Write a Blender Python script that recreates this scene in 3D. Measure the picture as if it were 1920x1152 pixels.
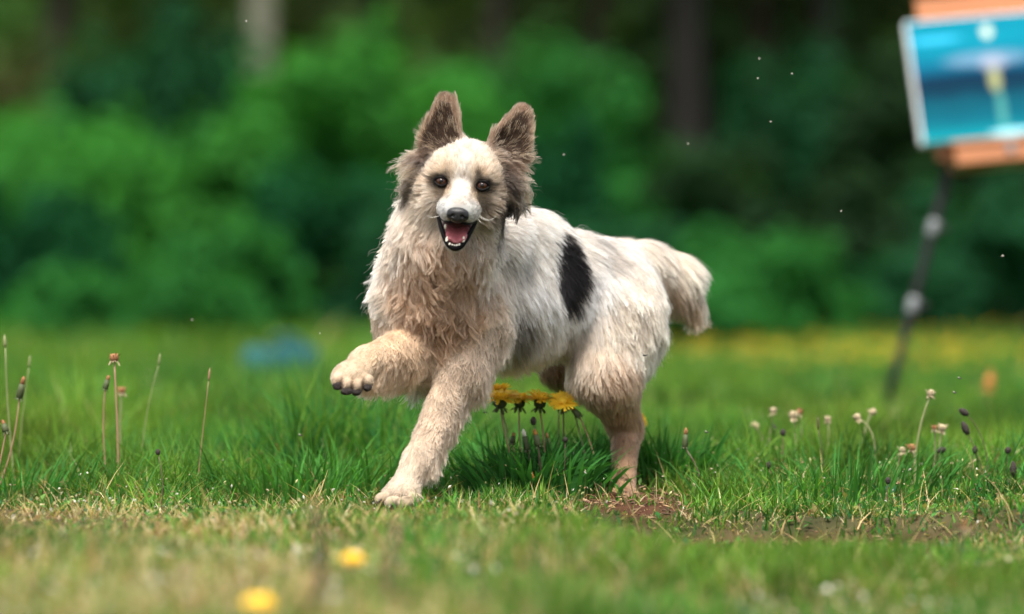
import bpy, math, random
import numpy as np
from mathutils import Vector, Matrix, kdtree

for o in list(bpy.data.objects):
    bpy.data.objects.remove(o, do_unlink=True)
SC = bpy.context.scene
COL = SC.collection
R = math.radians
rng = np.random.default_rng(7)
random.seed(7)

# ------------------------------------------------------------------ camera
CAM_D, CAM_H = 7.0, 0.36            # metres in front of the dog, metres above the ground
FOC = 140.0 / 36.0 * 1920.0         # focal length in photograph pixels
HORIZ = 558.0                       # photograph row of the horizon
cam_d = bpy.data.cameras.new('camera')
cam = bpy.data.objects.new('camera', cam_d)
COL.objects.link(cam)
cam_d.lens = 140.0
cam_d.sensor_width = 36.0
cam_d.clip_start = 0.1
cam_d.clip_end = 600.0
cam.location = (0, -CAM_D, CAM_H)
cam.rotation_euler = (R(90) - math.atan((576 - HORIZ) / FOC), 0, 0)
cam_d.dof.use_dof = True
cam_d.dof.focus_distance = 6.84
cam_d.dof.aperture_fstop = 2.0
cam_d.dof.aperture_blades = 0
SC.camera = cam

# ------------------------------------------------------------------ sky, sun, exposure
SUN = Vector((-0.08, -0.40, 0.90)).normalized()
world = bpy.data.worlds.new('World')
SC.world = world
world.use_nodes = True
nt = world.node_tree
nt.nodes.clear()
wo = nt.nodes.new('ShaderNodeOutputWorld')
wb = nt.nodes.new('ShaderNodeBackground')
ws = nt.nodes.new('ShaderNodeTexSky')
ws.sky_type = 'NISHITA'
ws.sun_disc = False
ws.sun_elevation = math.asin(SUN.z)
ws.sun_rotation = math.atan2(SUN.x, SUN.y)
ws.air_density = 1.0
ws.dust_density = 4.0
ws.ozone_density = 0.6
wh = nt.nodes.new('ShaderNodeHueSaturation')
wh.inputs['Saturation'].default_value = 0.35
nt.links.new(ws.outputs[0], wh.inputs['Color'])
nt.links.new(wh.outputs[0], wb.inputs[0])
wb.inputs[1].default_value = 0.055
nt.links.new(wb.outputs[0], wo.inputs[0])
sd = bpy.data.lights.new('sun', 'SUN')
sd.energy = 1.5
sd.angle = R(18)
sd.color = (1.0, 0.95, 0.87)
sun = bpy.data.objects.new('sun', sd)
COL.objects.link(sun)
sun.location = (-20, 10, 40)
sun.rotation_euler = SUN.to_track_quat('Z', 'Y').to_euler()
SC.view_settings.view_transform = 'Standard'
SC.view_settings.look = 'None'
SC.view_settings.exposure = 2.55
SC.view_settings.gamma = 1.0
SC.render.engine = 'CYCLES'
SC.cycles.use_denoising = True
SC.cycles.max_bounces = 8
SC.cycles.diffuse_bounces = 4
SC.cycles.transparent_max_bounces = 8
SC.cycles.use_adaptive_sampling = False
SC.cycles.blur_glossy = 1.0
try:
    SC.cycles_curves.shape = 'RIBBONS'
    SC.cycles_curves.subdivisions = 2
except Exception:
    pass


# ------------------------------------------------------------------ helpers
def W(px, py, y):
    """the point of the place that stands at depth y (dog at 0) behind a spot of the photograph"""
    d = CAM_D + y
    return np.array([(px - 960.0) * d / FOC, y, CAM_H + (HORIZ - py) * d / FOC])


def nrm(v):
    v = np.asarray(v, float)
    return v / np.maximum(np.linalg.norm(v, axis=-1, keepdims=True), 1e-9)


def vnoise(P, scale, seed=0):
    """smooth value noise in 0..1 at points P (n,3)"""
    P = np.asarray(P, float) * scale + seed * 17.31
    i = np.floor(P).astype(np.int64)
    f = P - i
    f = f * f * (3 - 2 * f)
    out = 0
    for dx in (0, 1):
        for dy in (0, 1):
            for dz in (0, 1):
                h = ((i[:, 0] + dx) * 374761393 + (i[:, 1] + dy) * 668265263 + (i[:, 2] + dz) * 2147483647 + seed * 9176) & 0x7fffffff
                h = ((h ^ (h >> 13)) * 1274126177) & 0x7fffffff
                h = (h ^ (h >> 16)) & 0xffff
                w = (f[:, 0] if dx else 1 - f[:, 0]) * (f[:, 1] if dy else 1 - f[:, 1]) * (f[:, 2] if dz else 1 - f[:, 2])
                out = out + w * h / 65535.0
    return out


def n2(x, y, scale, seed=0):
    return vnoise(np.stack([x, y, np.zeros_like(x)], 1), scale, seed)


def smooth(a, b, x):
    t = np.clip((x - a) / (b - a), 0, 1)
    return t * t * (3 - 2 * t)


def link(o, parent=None):
    COL.objects.link(o)
    if parent is not None:
        o.parent = parent
    return o


def np_mesh(name, V, F, mat=None, parent=None, col=None, smooth_shade=True):
    """V (n,3), F (m,3 or 4) numpy -> one mesh object"""
    V = np.asarray(V, np.float32)
    F = np.asarray(F, np.int32)
    me = bpy.data.meshes.new(name)
    me.vertices.add(len(V))
    me.vertices.foreach_set('co', V.ravel())
    k = F.shape[1]
    me.loops.add(F.size)
    me.loops.foreach_set('vertex_index', F.ravel())
    me.polygons.add(len(F))
    me.polygons.foreach_set('loop_start', np.arange(0, F.size, k, dtype=np.int32))
    me.polygons.foreach_set('loop_total', np.full(len(F), k, np.int32))
    me.polygons.foreach_set('use_smooth', np.full(len(F), smooth_shade, bool))
    if col is not None:
        a = me.attributes.new('tint', 'FLOAT_COLOR', 'POINT')
        c = np.ones((len(V), 4), np.float32)
        c[:, :3] = col
        a.data.foreach_set('color', c.ravel())
    me.update(calc_edges=True)
    if mat is not None:
        me.materials.append(mat)
    o = bpy.data.objects.new(name, me)
    return link(o, parent)


def py_mesh(name, V, F, mat=None, parent=None, smooth_shade=True):
    me = bpy.data.meshes.new(name)
    me.from_pydata([tuple(v) for v in V], [], [tuple(f) for f in F])
    me.polygons.foreach_set('use_smooth', [smooth_shade] * len(me.polygons))
    me.update()
    if mat is not None:
        me.materials.append(mat)
    return link(bpy.data.objects.new(name, me), parent)


def empty(name, loc, label=None, cat=None, group=None):
    o = bpy.data.objects.new(name, None)
    o.empty_display_size = 0.05
    o.location = tuple(loc)
    link(o)
    tag(o, label, cat, group)
    return o


def tag(o, label=None, cat=None, group=None, kind=None):
    if label:
        o['label'] = label
    if cat:
        o['category'] = cat
    if group:
        o['group'] = group
    if kind:
        o['kind'] = kind
    return o


def tube(pts, rad, n=8, cap=True):
    """rings along a polyline -> (V, F) lists"""
    pts = np.asarray(pts, float)
    rad = np.broadcast_to(np.asarray(rad, float), (len(pts),))
    T = np.gradient(pts, axis=0)
    T = nrm(T)
    ref = np.array([0.0, 0, 1]) if abs(T[0][2]) < 0.9 else np.array([1.0, 0, 0])
    V, F = [], []
    A = nrm(np.cross(T[0], ref))
    for i, p in enumerate(pts):
        A = nrm(A - T[i] * np.dot(A, T[i]))
        B = np.cross(T[i], A)
        for j in range(n):
            t = 2 * math.pi * j / n
            V.append(p + rad[i] * (math.cos(t) * A + math.sin(t) * B))
    for i in range(len(pts) - 1):
        for j in range(n):
            k = (j + 1) % n
            F.append((i * n + j, i * n + k, (i + 1) * n + k, (i + 1) * n + j))
    if cap:
        F.append(tuple(reversed(range(n))))
        F.append(tuple(range((len(pts) - 1) * n, len(pts) * n)))
    return V, F


def merge(parts):
    V, F = [], []
    for v, f in parts:
        b = len(V)
        V.extend(v)
        F.extend([tuple(i + b for i in q) for q in f])
    return V, F


def ball(c, r, nu=14, nv=9, rot=None):
    """ellipsoid -> (V, F)"""
    r = np.broadcast_to(np.asarray(r, float), (3,))
    rot = np.eye(3) if rot is None else rot
    V, F = [], []
    for i in range(nv + 1):
        th = math.pi * i / nv
        for j in range(nu):
            ph = 2 * math.pi * j / nu
            V.append(np.asarray(c) + rot @ (r * np.array([math.sin(th) * math.cos(ph), math.sin(th) * math.sin(ph), math.cos(th)])))
    for i in range(nv):
        for j in range(nu):
            k = (j + 1) % nu
            F.append((i * nu + j, (i + 1) * nu + j, (i + 1) * nu + k, i * nu + k))
    return V, F


def bez(p0, p1, p2, n=8):
    t = np.linspace(0, 1, n)[:, None]
    return (1 - t) ** 2 * np.asarray(p0) + 2 * t * (1 - t) * np.asarray(p1) + t ** 2 * np.asarray(p2)


def box(c, s, bev=0.0, rot=None):
    """box with chamfered edges"""
    s = np.asarray(s, float) / 2
    rot = np.eye(3) if rot is None else rot
    b = min(bev, s.min() * 0.9)
    V, idx = [], {}
    for sx in (-1, 1):
        for sy in (-1, 1):
            for sz in (-1, 1):
                for ax in range(3):
                    q = s - b
                    q = q.copy()
                    q[ax] = s[ax]
                    idx[(sx, sy, sz, ax)] = len(V)
                    V.append(np.asarray(c) + rot @ (q * np.array([sx, sy, sz])))
    F = []
    for ax in range(3):
        for sg in (-1, 1):
            o1, o2 = [k for k in range(3) if k != ax]
            quad = []
            for a1, a2 in ((-1, -1), (1, -1), (1, 1), (-1, 1)):
                k = [0, 0, 0]
                k[ax], k[o1], k[o2] = sg, a1, a2
                quad.append(idx[(k[0], k[1], k[2], ax)])
            F.append(tuple(quad))
    for ax in range(3):                      # edges along ax
        o1, o2 = [k for k in range(3) if k != ax]
        for a1 in (-1, 1):
            for a2 in (-1, 1):
                def I(s_, f_):
                    k = [0, 0, 0]
                    k[ax], k[o1], k[o2] = s_, a1, a2
                    return idx[(k[0], k[1], k[2], f_)]
                F.append((I(-1, o1), I(1, o1), I(1, o2), I(-1, o2)))
    for sx in (-1, 1):
        for sy in (-1, 1):
            for sz in (-1, 1):
                F.append(tuple(idx[(sx, sy, sz, ax)] for ax in range(3)))
    return V, F


# ------------------------------------------------------------------ materials
def new_mat(name):
    m = bpy.data.materials.new(name)
    m.use_nodes = True
    t = m.node_tree
    t.nodes.clear()
    out = t.nodes.new('ShaderNodeOutputMaterial')
    return m, t, out


def mat_p(name, col, rough=0.6, noise=0.0, nscale=40.0, metal=0.0, spec=0.4, coat=0.0, bump=0.0, trans=0.0, col2=None):
    """principled, with a little procedural colour variation and relief"""
    m, t, out = new_mat(name)
    b = t.nodes.new('ShaderNodeBsdfPrincipled')
    b.inputs['Roughness'].default_value = rough
    b.inputs['Metallic'].default_value = metal
    b.inputs['Specular IOR Level'].default_value = spec
    b.inputs['Coat Weight'].default_value = coat
    tc = t.nodes.new('ShaderNodeTexCoord')
    nz = t.nodes.new('ShaderNodeTexNoise')
    nz.inputs['Scale'].default_value = nscale
    nz.inputs['Detail'].default_value = 4
    t.links.new(tc.outputs['Object'], nz.inputs['Vector'])
    mx = t.nodes.new('ShaderNodeMix')
    mx.data_type = 'RGBA'
    c = np.array(col, float)
    c2 = np.array(col2, float) if col2 is not None else c * (1 - noise)
    mx.inputs[6].default_value = (*c, 1)
    mx.inputs[7].default_value = (*c2, 1)
    t.links.new(nz.outputs['Fac'], mx.inputs[0])
    t.links.new(mx.outputs[2], b.inputs['Base Color'])
    if bump:
        bp = t.nodes.new('ShaderNodeBump')
        bp.inputs['Strength'].default_value = bump
        bp.inputs['Distance'].default_value = 0.01
        t.links.new(nz.outputs['Fac'], bp.inputs['Height'])
        t.links.new(bp.outputs[0], b.inputs['Normal'])
    if trans:
        tr = t.nodes.new('ShaderNodeBsdfTranslucent')
        t.links.new(mx.outputs[2], tr.inputs[0])
        ms = t.nodes.new('ShaderNodeMixShader')
        ms.inputs[0].default_value = trans
        t.links.new(b.outputs[0], ms.inputs[1])
        t.links.new(tr.outputs[0], ms.inputs[2])
        t.links.new(ms.outputs[0], out.inputs[0])
    else:
        t.links.new(b.outputs[0], out.inputs[0])
    return m


def mat_tint(name, trans=0.35, rough=0.55, spec=0.3, tr_tint=(1.15, 1.2, 0.6)):
    """leaf-like: colour from the mesh's own 'tint', part of the light passes through"""
    m, t, out = new_mat(name)
    a = t.nodes.new('ShaderNodeAttribute')
    a.attribute_name = 'tint'
    b = t.nodes.new('ShaderNodeBsdfPrincipled')
    b.inputs['Roughness'].default_value = rough
    b.inputs['Specular IOR Level'].default_value = spec
    t.links.new(a.outputs['Color'], b.inputs['Base Color'])
    if trans:
        mt = t.nodes.new('ShaderNodeMix')
        mt.data_type = 'RGBA'
        mt.blend_type = 'MULTIPLY'
        mt.inputs[0].default_value = 1
        mt.inputs[7].default_value = (*tr_tint, 1)
        t.links.new(a.outputs['Color'], mt.inputs[6])
        tr = t.nodes.new('ShaderNodeBsdfTranslucent')
        t.links.new(mt.outputs[2], tr.inputs[0])
        ms = t.nodes.new('ShaderNodeMixShader')
        ms.inputs[0].default_value = trans
        t.links.new(b.outputs[0], ms.inputs[1])
        t.links.new(tr.outputs[0], ms.inputs[2])
        t.links.new(ms.outputs[0], out.inputs[0])
    else:
        t.links.new(b.outputs[0], out.inputs[0])
    return m


M = {}
M['grass'] = mat_tint('grass_blades', 0.42, 0.7, 0.06)
M['leaf'] = mat_tint('leaves', 0.5, 0.8, 0.04)
M['ground'] = mat_tint('soil', 0.0, 1.0, 0.02)
M['bark_pale'] = mat_p('pale_bark', (0.30, 0.28, 0.20), 0.9, 0.35, 6, bump=0.6)
M['bark_brown'] = mat_p('brown_bark', (0.062, 0.048, 0.034), 0.9, 0.4, 6, bump=0.6)
M['bark_dark'] = mat_p('dark_bark', (0.016, 0.013, 0.009), 0.9, 0.4, 6, bump=0.6)
M['petal'] = mat_p('yellow_petal', (0.95, 0.72, 0.06), 0.6, 0.0, 200, col2=(0.95, 0.60, 0.03), trans=0.4)
M['bract'] = mat_p('green_bract', (0.06, 0.11, 0.035), 0.6, 0.4, 300)
M['bract_dark'] = mat_p('dark_bract', (0.050, 0.065, 0.020), 0.7, 0.4, 300)
M['stem_pink'] = mat_p('pinkish_stem', (0.34, 0.20, 0.12), 0.5, 0.35, 120, trans=0.2)
M['stem_green'] = mat_p('pale_green_stem', (0.26, 0.27, 0.12), 0.5, 0.3, 120, trans=0.2)
M['stem_dark'] = mat_p('dark_stem', (0.08, 0.055, 0.03), 0.6, 0.3, 120)
M['wilt'] = mat_p('wilted_brown', (0.30, 0.13, 0.05), 0.8, 0.6, 300)
M['rust'] = mat_p('rusty_orange_petal', (0.42, 0.17, 0.03), 0.7, 0.5, 300)
M['fluff'] = mat_p('white_fluff', (0.75, 0.70, 0.62), 0.9, 0.2, 300, trans=0.3)
M['pale_head'] = mat_p('pale_seed_base', (0.38, 0.30, 0.18), 0.85, 0.4, 300)
M['plantain'] = mat_p('plantain_head', (0.030, 0.022, 0.016), 0.85, 0.5, 400, bump=0.5)


# ------------------------------------------------------------------ ground
def ground_h(x, y):
    x = np.asarray(x, float)
    y = np.asarray(y, float)
    near = np.exp(-((y - 0.5) / 9.0) ** 2)
    h = (n2(x, y, 2.2, 3) - 0.5) * 0.035 * near + (n2(x, y, 7.0, 4) - 0.5) * 0.016 * near
    h = h + (n2(x, y, 0.25, 5) - 0.5) * 0.10 * smooth(2.0, 12.0, y)
    edge = -0.46 + 0.16 * (n2(x, y * 0, 2.3, 6) - 0.5) - 0.10 * smooth(0.1, -0.5, x)
    h = h - 0.042 * smooth(0.05, 0.28, x) * smooth(edge + 0.05, edge - 0.09, y)     # the turf drops a little towards the camera
    h = h + smooth(46, 85, y) * 16.0                       # the wooded bank behind
    return h


def straw_mask(x, y):
    """0 lush .. 1 dry"""
    m = 0.16 + 0.44 * smooth(-0.35, -0.8, y) * smooth(0.40, -0.25, x)
    m = m + 0.24 * smooth(-0.3, -1.0, y)
    m = m + 0.40 * np.exp(-((y + 0.42) / 0.30) ** 2) * smooth(-0.1, -0.6, x) + 0.28 * np.exp(-((y + 0.35) / 0.50) ** 2)
    m = m + 0.80 * (n2(x, y, 4.5, 11) - 0.5) + 0.5 * (n2(x, y, 14.0, 12) - 0.5)
    return np.clip(m, 0, 1)


def bare_mask(x, y):
    """1 where the soil is open"""
    def spot(cx, cy, rx, ry):
        return np.exp(-(((x - cx) / rx) ** 2 + ((y - cy) / ry) ** 2) ** 2)
    b = 2.0 * spot(0.47, -0.52, 0.22, 0.08) + 1.5 * spot(0.20, -0.08, 0.11, 0.30) + 0.8 * spot(-0.27, -0.38, 0.10, 0.10)
    b = b + 0.8 * spot(0.07, -0.02, 0.12, 0.10)
    b = b + 0.35 * spot(-0.10, -1.0, 0.22, 0.12) + 0.45 * spot(0.27, -1.15, 0.12, 0.10)
    b = b * (0.15 + 1.5 * n2(x, y, 9.0, 21))
    return np.clip(b, 0, 1)


ys = np.concatenate([np.arange(-7.5, -3.2, 0.15), np.arange(-3.2, 3.0, 0.03), np.arange(3.0, 12, 0.25), np.arange(12, 50, 1.5), np.arange(50, 135, 3.0)])
xs = np.concatenate([np.arange(-70, -12, 4.0), np.arange(-12, -2.4, 0.5), np.arange(-2.4, 2.4, 0.03), np.arange(2.4, 12, 0.5), np.arange(12, 71, 4.0)])
GX, GY = np.meshgrid(xs, ys, indexing='ij')
gx, gy = GX.ravel(), GY.ravel()
gz = ground_h(gx, gy)
bare = bare_mask(gx, gy)
gz = gz + bare * (n2(gx, gy, 30, 8) - 0.5) * 0.02
ny = len(ys)
ii, jj = np.meshgrid(np.arange(len(xs) - 1), np.arange(ny - 1), indexing='ij')
a = (ii * ny + jj).ravel()
F = np.stack([a, a + ny, a + ny + 1, a + 1], 1)
soil = np.array([0.052, 0.024, 0.015])
thatch = np.array([0.062, 0.045, 0.024])
turf = np.array([0.014, 0.026, 0.009])
litter = np.array([0.040, 0.042, 0.020])
s = straw_mask(gx, gy)[:, None]
k = n2(gx, gy, 25, 9)[:, None]
col = turf * (1 - s) + thatch * s
col = col * (1 - bare[:, None]) + soil * bare[:, None]
col = col * (0.6 + 0.8 * k)
far = smooth(3, 9, gy)[:, None]
col = col * (1 - far) + np.array([0.030, 0.085, 0.018]) * far * (0.7 + 0.6 * n2(gx, gy, 0.8, 15)[:, None])
fw = smooth(32, 42, gy)[:, None]
col = col * (1 - fw) + litter * fw * (0.5 + n2(gx, gy, 0.3, 14)[:, None])
ground = np_mesh('ground', np.stack([gx, gy, gz], 1), F, M['ground'], col=col)
tag(ground, 'uneven grassy soil of the meadow, rising into a wooded bank', kind='structure')


# ------------------------------------------------------------------ grass blades (stuff)
def blades(x, y, hgt, wid, lean, az, curl, col, seg=3):
    """tapered bent ribbons; returns V, F(tri), C"""
    n = len(x)
    z = ground_h(x, y) - 0.004
    face = az + math.pi / 2 + rng.normal(0, 0.9, n)
    wx, wy = np.cos(face), np.sin(face)
    dx, dy = np.cos(az), np.sin(az)
    lev = np.linspace(0, 1, seg + 1)
    V = np.zeros((n, seg * 2 + 1, 3), np.float32)
    C = np.zeros((n, seg * 2 + 1, 3), np.float32)
    for i, t in enumerate(lev):
        ang = lean + curl * t
        hz = hgt * (t * np.cos(np.clip(ang * 0.75, 0, 1.7)))
        hr = hgt * (t * np.sin(np.clip(ang * 0.75, 0, 1.7)))
        w = wid * 0.5 * (1 - t ** 1.6) * (0.75 + 0.5 * min(t * 3, 1))
        cx, cy, cz = x + dx * hr, y + dy * hr, z + hz
        shade = 0.75 + 0.35 * t
        if i < seg:
            V[:, 2 * i] = np.stack([cx - wx * w, cy - wy * w, cz], 1)
            V[:, 2 * i + 1] = np.stack([cx + wx * w, cy + wy * w, cz], 1)
            C[:, 2 * i] = C[:, 2 * i + 1] = col * (0.9 + 0.1 * t)
        else:
            V[:, 2 * i] = np.stack([cx, cy, cz], 1)
            C[:, 2 * i] = col
    tri = []
    for i in range(seg - 1):
        p = 2 * i
        tri += [(p, p + 1, p + 3), (p, p + 3, p + 2)]
    tri += [(2 * seg - 2, 2 * seg - 1, 2 * seg)]
    tri = np.array(tri)
    nv = seg * 2 + 1
    F = (np.arange(n)[:, None, None] * nv + tri[None]).reshape(-1, 3)
    return V.reshape(-1, 3), F, C.reshape(-1, 3)


def grass_colour(n, dry, x, y):
    pal = np.array([[0.034, 0.118, 0.017], [0.055, 0.150, 0.020], [0.022, 0.090, 0.018], [0.085, 0.160, 0.024], [0.018, 0.095, 0.030]])
    dpal = np.array([[0.44, 0.35, 0.18], [0.34, 0.23, 0.11], [0.28, 0.28, 0.09], [0.56, 0.48, 0.30], [0.22, 0.12, 0.06]])
    c = pal[rng.integers(0, len(pal), n)] * rng.uniform(0.75, 1.5, (n, 1))
    t = n2(x, y, 1.6, 31)[:, None]
    t = smooth(0.3, 0.75, t)
    c = c * (1 - 0.55 * t) + np.array([0.150, 0.215, 0.026]) * 0.55 * t * rng.uniform(0.7, 1.2, (n, 1))
    c = c * (0.35 + 1.3 * n2(x, y, 6.0, 32)[:, None])
    c = c * np.array([0.96, 0.98, 0.95])
    d = dpal[rng.integers(0, len(dpal), n)] * rng.uniform(0.7, 1.25, (n, 1))
    return np.where(dry[:, None], d, c)


def field(n, y0, y1, half, hb, wb_, seg, height_noise=True, keep_bare=0.25, dense=None):
    """scatter blades with even density over a strip that widens with distance"""
    y = rng.uniform(y0, y1, int(n * 1.0))
    hw = half(y)
    x = rng.uniform(-1, 1, len(y)) * hw.max()
    ok = np.abs(x) < hw
    x, y = x[ok], y[ok]
    clump = n2(x, y, 7.0, 41) * 0.7 + n2(x, y, 22.0, 42) * 0.8
    ok = rng.uniform(0, 1, len(x)) < np.clip(1.9 * (clump - 0.38), 0.08, 1)
    b = bare_mask(x, y)
    ok &= rng.uniform(0, 1, len(x)) > b * (1 - keep_bare) * 1.25
    x, y = x[ok], y[ok]
    n = len(x)
    s_ = straw_mask(x, y)
    b2 = bare_mask(x, y)
    dry = rng.uniform(0, 1, n) < s_ * 0.95
    tall = np.clip(0.26 + 1.5 * n2(x, y, 3.6, 43) ** 1.6 + 0.65 * (n2(x, y, 12.0, 44) - 0.4), 0.2, 2.0)
    h = hb * tall * rng.uniform(0.45, 1.15, n)
    h = h * (1 - 0.30 * s_) * np.where(dry, 0.85, 1.0)
    # longer behind the dog, cropped short around and in front of it
    h = h * (0.40 + 0.50 * smooth(-0.6, -1.2, y) + 0.72 * smooth(-0.5, 0.7, y + 0.9 * (n2(x, y, 2.3, 45) - 0.5)) + 0.65 * smooth(0.10, 0.6, y) * smooth(0.12, -0.25, x))
    h = h * (1 - 0.55 * b2)
    lean = np.abs(rng.normal(0.18, 0.22, n)) + dry * rng.uniform(0.0, 1.3, n)
    az = rng.uniform(0, 2 * math.pi, n)
    curl = rng.uniform(0.1, 1.1, n)
    w = wb_ * rng.uniform(0.6, 1.3, n) * np.where(dry, 0.75, 1.0)
    return blades(x, y, h, w, lean, az, curl, grass_colour(n, dry, x, y), seg)


def put_grass(name, label, *args, **kw):
    V, F, C = field(*args, **kw)
    o = np_mesh(name, V, F, M['grass'], col=C, smooth_shade=False)
    return tag(o, label, 'grass', kind='stuff')


put_grass('meadow_grass', 'green and straw coloured meadow grass around the dog', 420000, -3.1, 2.6, lambda y: 0.45 + (7 + y) * 0.17, 0.115, 0.0036, 3)
put_grass('short_grass', 'short fine undergrowth of green and dry blades', 150000, -3.1, 0.6, lambda y: 0.40 + (7 + y) * 0.16, 0.045, 0.0030, 2, keep_bare=0.5)
put_grass('field_grass', 'blurred green grass of the field behind the dog', 110000, 2.4, 12.0, lambda y: 0.6 + (7 + y) * 0.18, 0.10, 0.0075, 2)
put_grass('distant_grass', 'smooth blurred green lawn in front of the shrubs', 75000, 11.5, 27.0, lambda y: 2.0 + (7 + y) * 0.30, 0.11, 0.022, 2)
put_grass('tall_grass', 'tall rough grass and weeds along the foot of the shrubs', 24000, 17.0, 26.0, lambda y: 2.0 + (7 + y) * 0.32, 0.13, 0.035, 2)

# long dead stems lying through the turf
n = 4200
y = rng.uniform(-2.9, 1.0, n)
x = rng.uniform(-1, 1, n) * (0.3 + (7 + y) * 0.15)
ok = rng.uniform(0, 1, n) < 0.25 + 0.75 * straw_mask(x, y)
x, y = x[ok], y[ok]
n = len(x)
V, F, C = blades(x, y, rng.uniform(0.03, 0.11, n), rng.uniform(0.0012, 0.0028, n), rng.uniform(0.3, 1.9, n), rng.uniform(0, 2 * math.pi, n), rng.uniform(0, 0.9, n), np.array([[0.50, 0.38, 0.20]]) * rng.uniform(0.4, 1.3, (n, 1)) * np.array([1.0, 0.97, 0.9]), 3)
o = np_mesh('dry_stems', V, F, M['grass'], col=C, smooth_shade=False)
tag(o, 'pale dead stems lying through the green turf', 'dry grass', kind='stuff')
# broad little leaves low in the turf
n = 22000
y = rng.uniform(-2.8, 1.2, n)
x = rng.uniform(-1, 1, n) * (0.3 + (7 + y) * 0.15)
ok = rng.uniform(0, 1, n) < smooth(0.35, 0.75, n2(x, y, 4.0, 57)) * (1 - 0.8 * bare_mask(x, y))
x, y = x[ok], y[ok]
n = len(x)
P = np.stack([x, y, ground_h(x, y) + rng.uniform(0.004, 0.038, n) * (0.5 + 0.7 * smooth(-0.2, 0.4, y))], 1)
az = rng.uniform(0, 2 * math.pi, n)
el = rng.uniform(-0.2, 1.1, n)
D = np.stack([np.cos(az) * np.cos(el), np.sin(az) * np.cos(el), np.sin(el)], 1)
S = nrm(np.cross(D, np.array([0, 0, 1.0])))
U = np.cross(S, D)
ln = rng.uniform(0.004, 0.012, n)[:, None]
wd = ln * rng.uniform(0.35, 0.6, (n, 1))
V = np.stack([P - D * ln, P + S * wd + U * wd * 0.35, P + D * ln, P - S * wd + U * wd * 0.35], 1).reshape(-1, 3)
F = np.concatenate([np.arange(n)[:, None] * 4 + np.array([0, 1, 2]), np.arange(n)[:, None] * 4 + np.array([0, 2, 3])], 0)
pal = np.array([[0.030, 0.120, 0.030], [0.055, 0.170, 0.035], [0.10, 0.20, 0.05], [0.022, 0.085, 0.035], [0.22, 0.20, 0.07]])
C = np.repeat(pal[rng.integers(0, 5, n)] * rng.uniform(0.6, 1.3, (n, 1)), 4, 0)
o = np_mesh('clover', V, F, M['grass'], col=C, smooth_shade=False)
tag(o, 'small broad leaves growing low between the grass blades', 'ground cover', kind='stuff')


# ------------------------------------------------------------------ the wood behind
def leaf_cards(P, N, size, col, aspect=0.6):
    """one pointed quad per leaf clump"""
    n = len(P)
    A = nrm(np.cross(N, rng.normal(0, 1, (n, 3))))
    B = np.cross(N, A)
    s_ = size[:, None]
    fold = N * s_ * 0.18
    V = np.stack([P - A * s_, P - B * s_ * aspect + fold, P + A * s_, P + B * s_ * aspect + fold], 1).reshape(-1, 3)
    i = np.arange(n)[:, None] * 4
    F = np.concatenate([i + np.array([0, 1, 2]), i + np.array([0, 2, 3])], 0)
    return V, F, np.repeat(col, 4, 0)


def crown_points(lobes, n):
    """leaf positions on and in a set of ellipsoid lobes"""
    vol = np.array([l[1][0] * l[1][1] * l[1][2] for l in lobes]) ** 0.7
    k = rng.choice(len(lobes), n, p=vol / vol.sum())
    c = np.array([l[0] for l in lobes])[k]
    r = np.array([l[1] for l in lobes])[k]
    d = nrm(rng.normal(0, 1, (n, 3)))
    rad = rng.uniform(0.15, 1.0, n) ** 0.45 * np.where(rng.uniform(0, 1, n) < 0.35, rng.uniform(1.0, 1.7, n), 1.0)
    P = c + d * r * rad[:, None]
    N = nrm(d + rng.normal(0, 0.5, (n, 3)) + np.array([0, 0, 0.4]))
    return P, N


def shrub(px, top, wpx, dist, col, label, n=2600, name='shrub', group='shrubs along the edge of the wood', size=0.075, stems=4):
    y = dist - CAM_D
    X = (px - 960) * dist / FOC
    g = float(ground_h(np.array([X]), np.array([y]))[0])
    H = CAM_H + (HORIZ - top) * dist / FOC - g
    Wd = wpx * dist / FOC
    root = empty(name, (X, y, g), label, 'shrub', group)
    lobes = []
    nl = 26
    for i in range(nl):
        t = i / (nl - 1)
        rr = Wd * random.uniform(0.08, 0.24)
        lobes.append((np.array([random.uniform(-0.5, 0.5) * Wd * (1.1 - 0.5 * t), random.uniform(-0.28, 0.28) * Wd, H * (0.12 + 0.74 * t * random.uniform(0.7, 1.0))]),
                      np.array([rr, rr * 0.9, H * random.uniform(0.10, 0.24)])))
    P, N = crown_points(lobes, n)
    P[:, 2] = np.maximum(P[:, 2], 0.03)
    c = np.array(col) * rng.uniform(0.8, 1.2, (n, 1)) * (0.8 + 0.4 * vnoise(P + px, 0.9, 5)[:, None])
    V, F, C = leaf_cards(P, N, size * rng.uniform(0.6, 1.4, n) * (dist / 32.0), c)
    o = np_mesh('foliage', V, F, M['leaf'], root, C, False)
    for i in range(stems):
        e = lobes[i * 5][0]
        b = np.array([random.uniform(-0.08, 0.08) * Wd, random.uniform(-0.08, 0.08) * Wd, -0.05])
        v, f = tube(bez(b, (b[0] * 1.5, b[1] * 1.5, e[2] * 0.6), e, 6), np.linspace(0.05, 0.012, 6) * max(H / 3, 0.4), 6)
        py_mesh('stem', v, f, M['bark_brown'], root)
    return root


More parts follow.
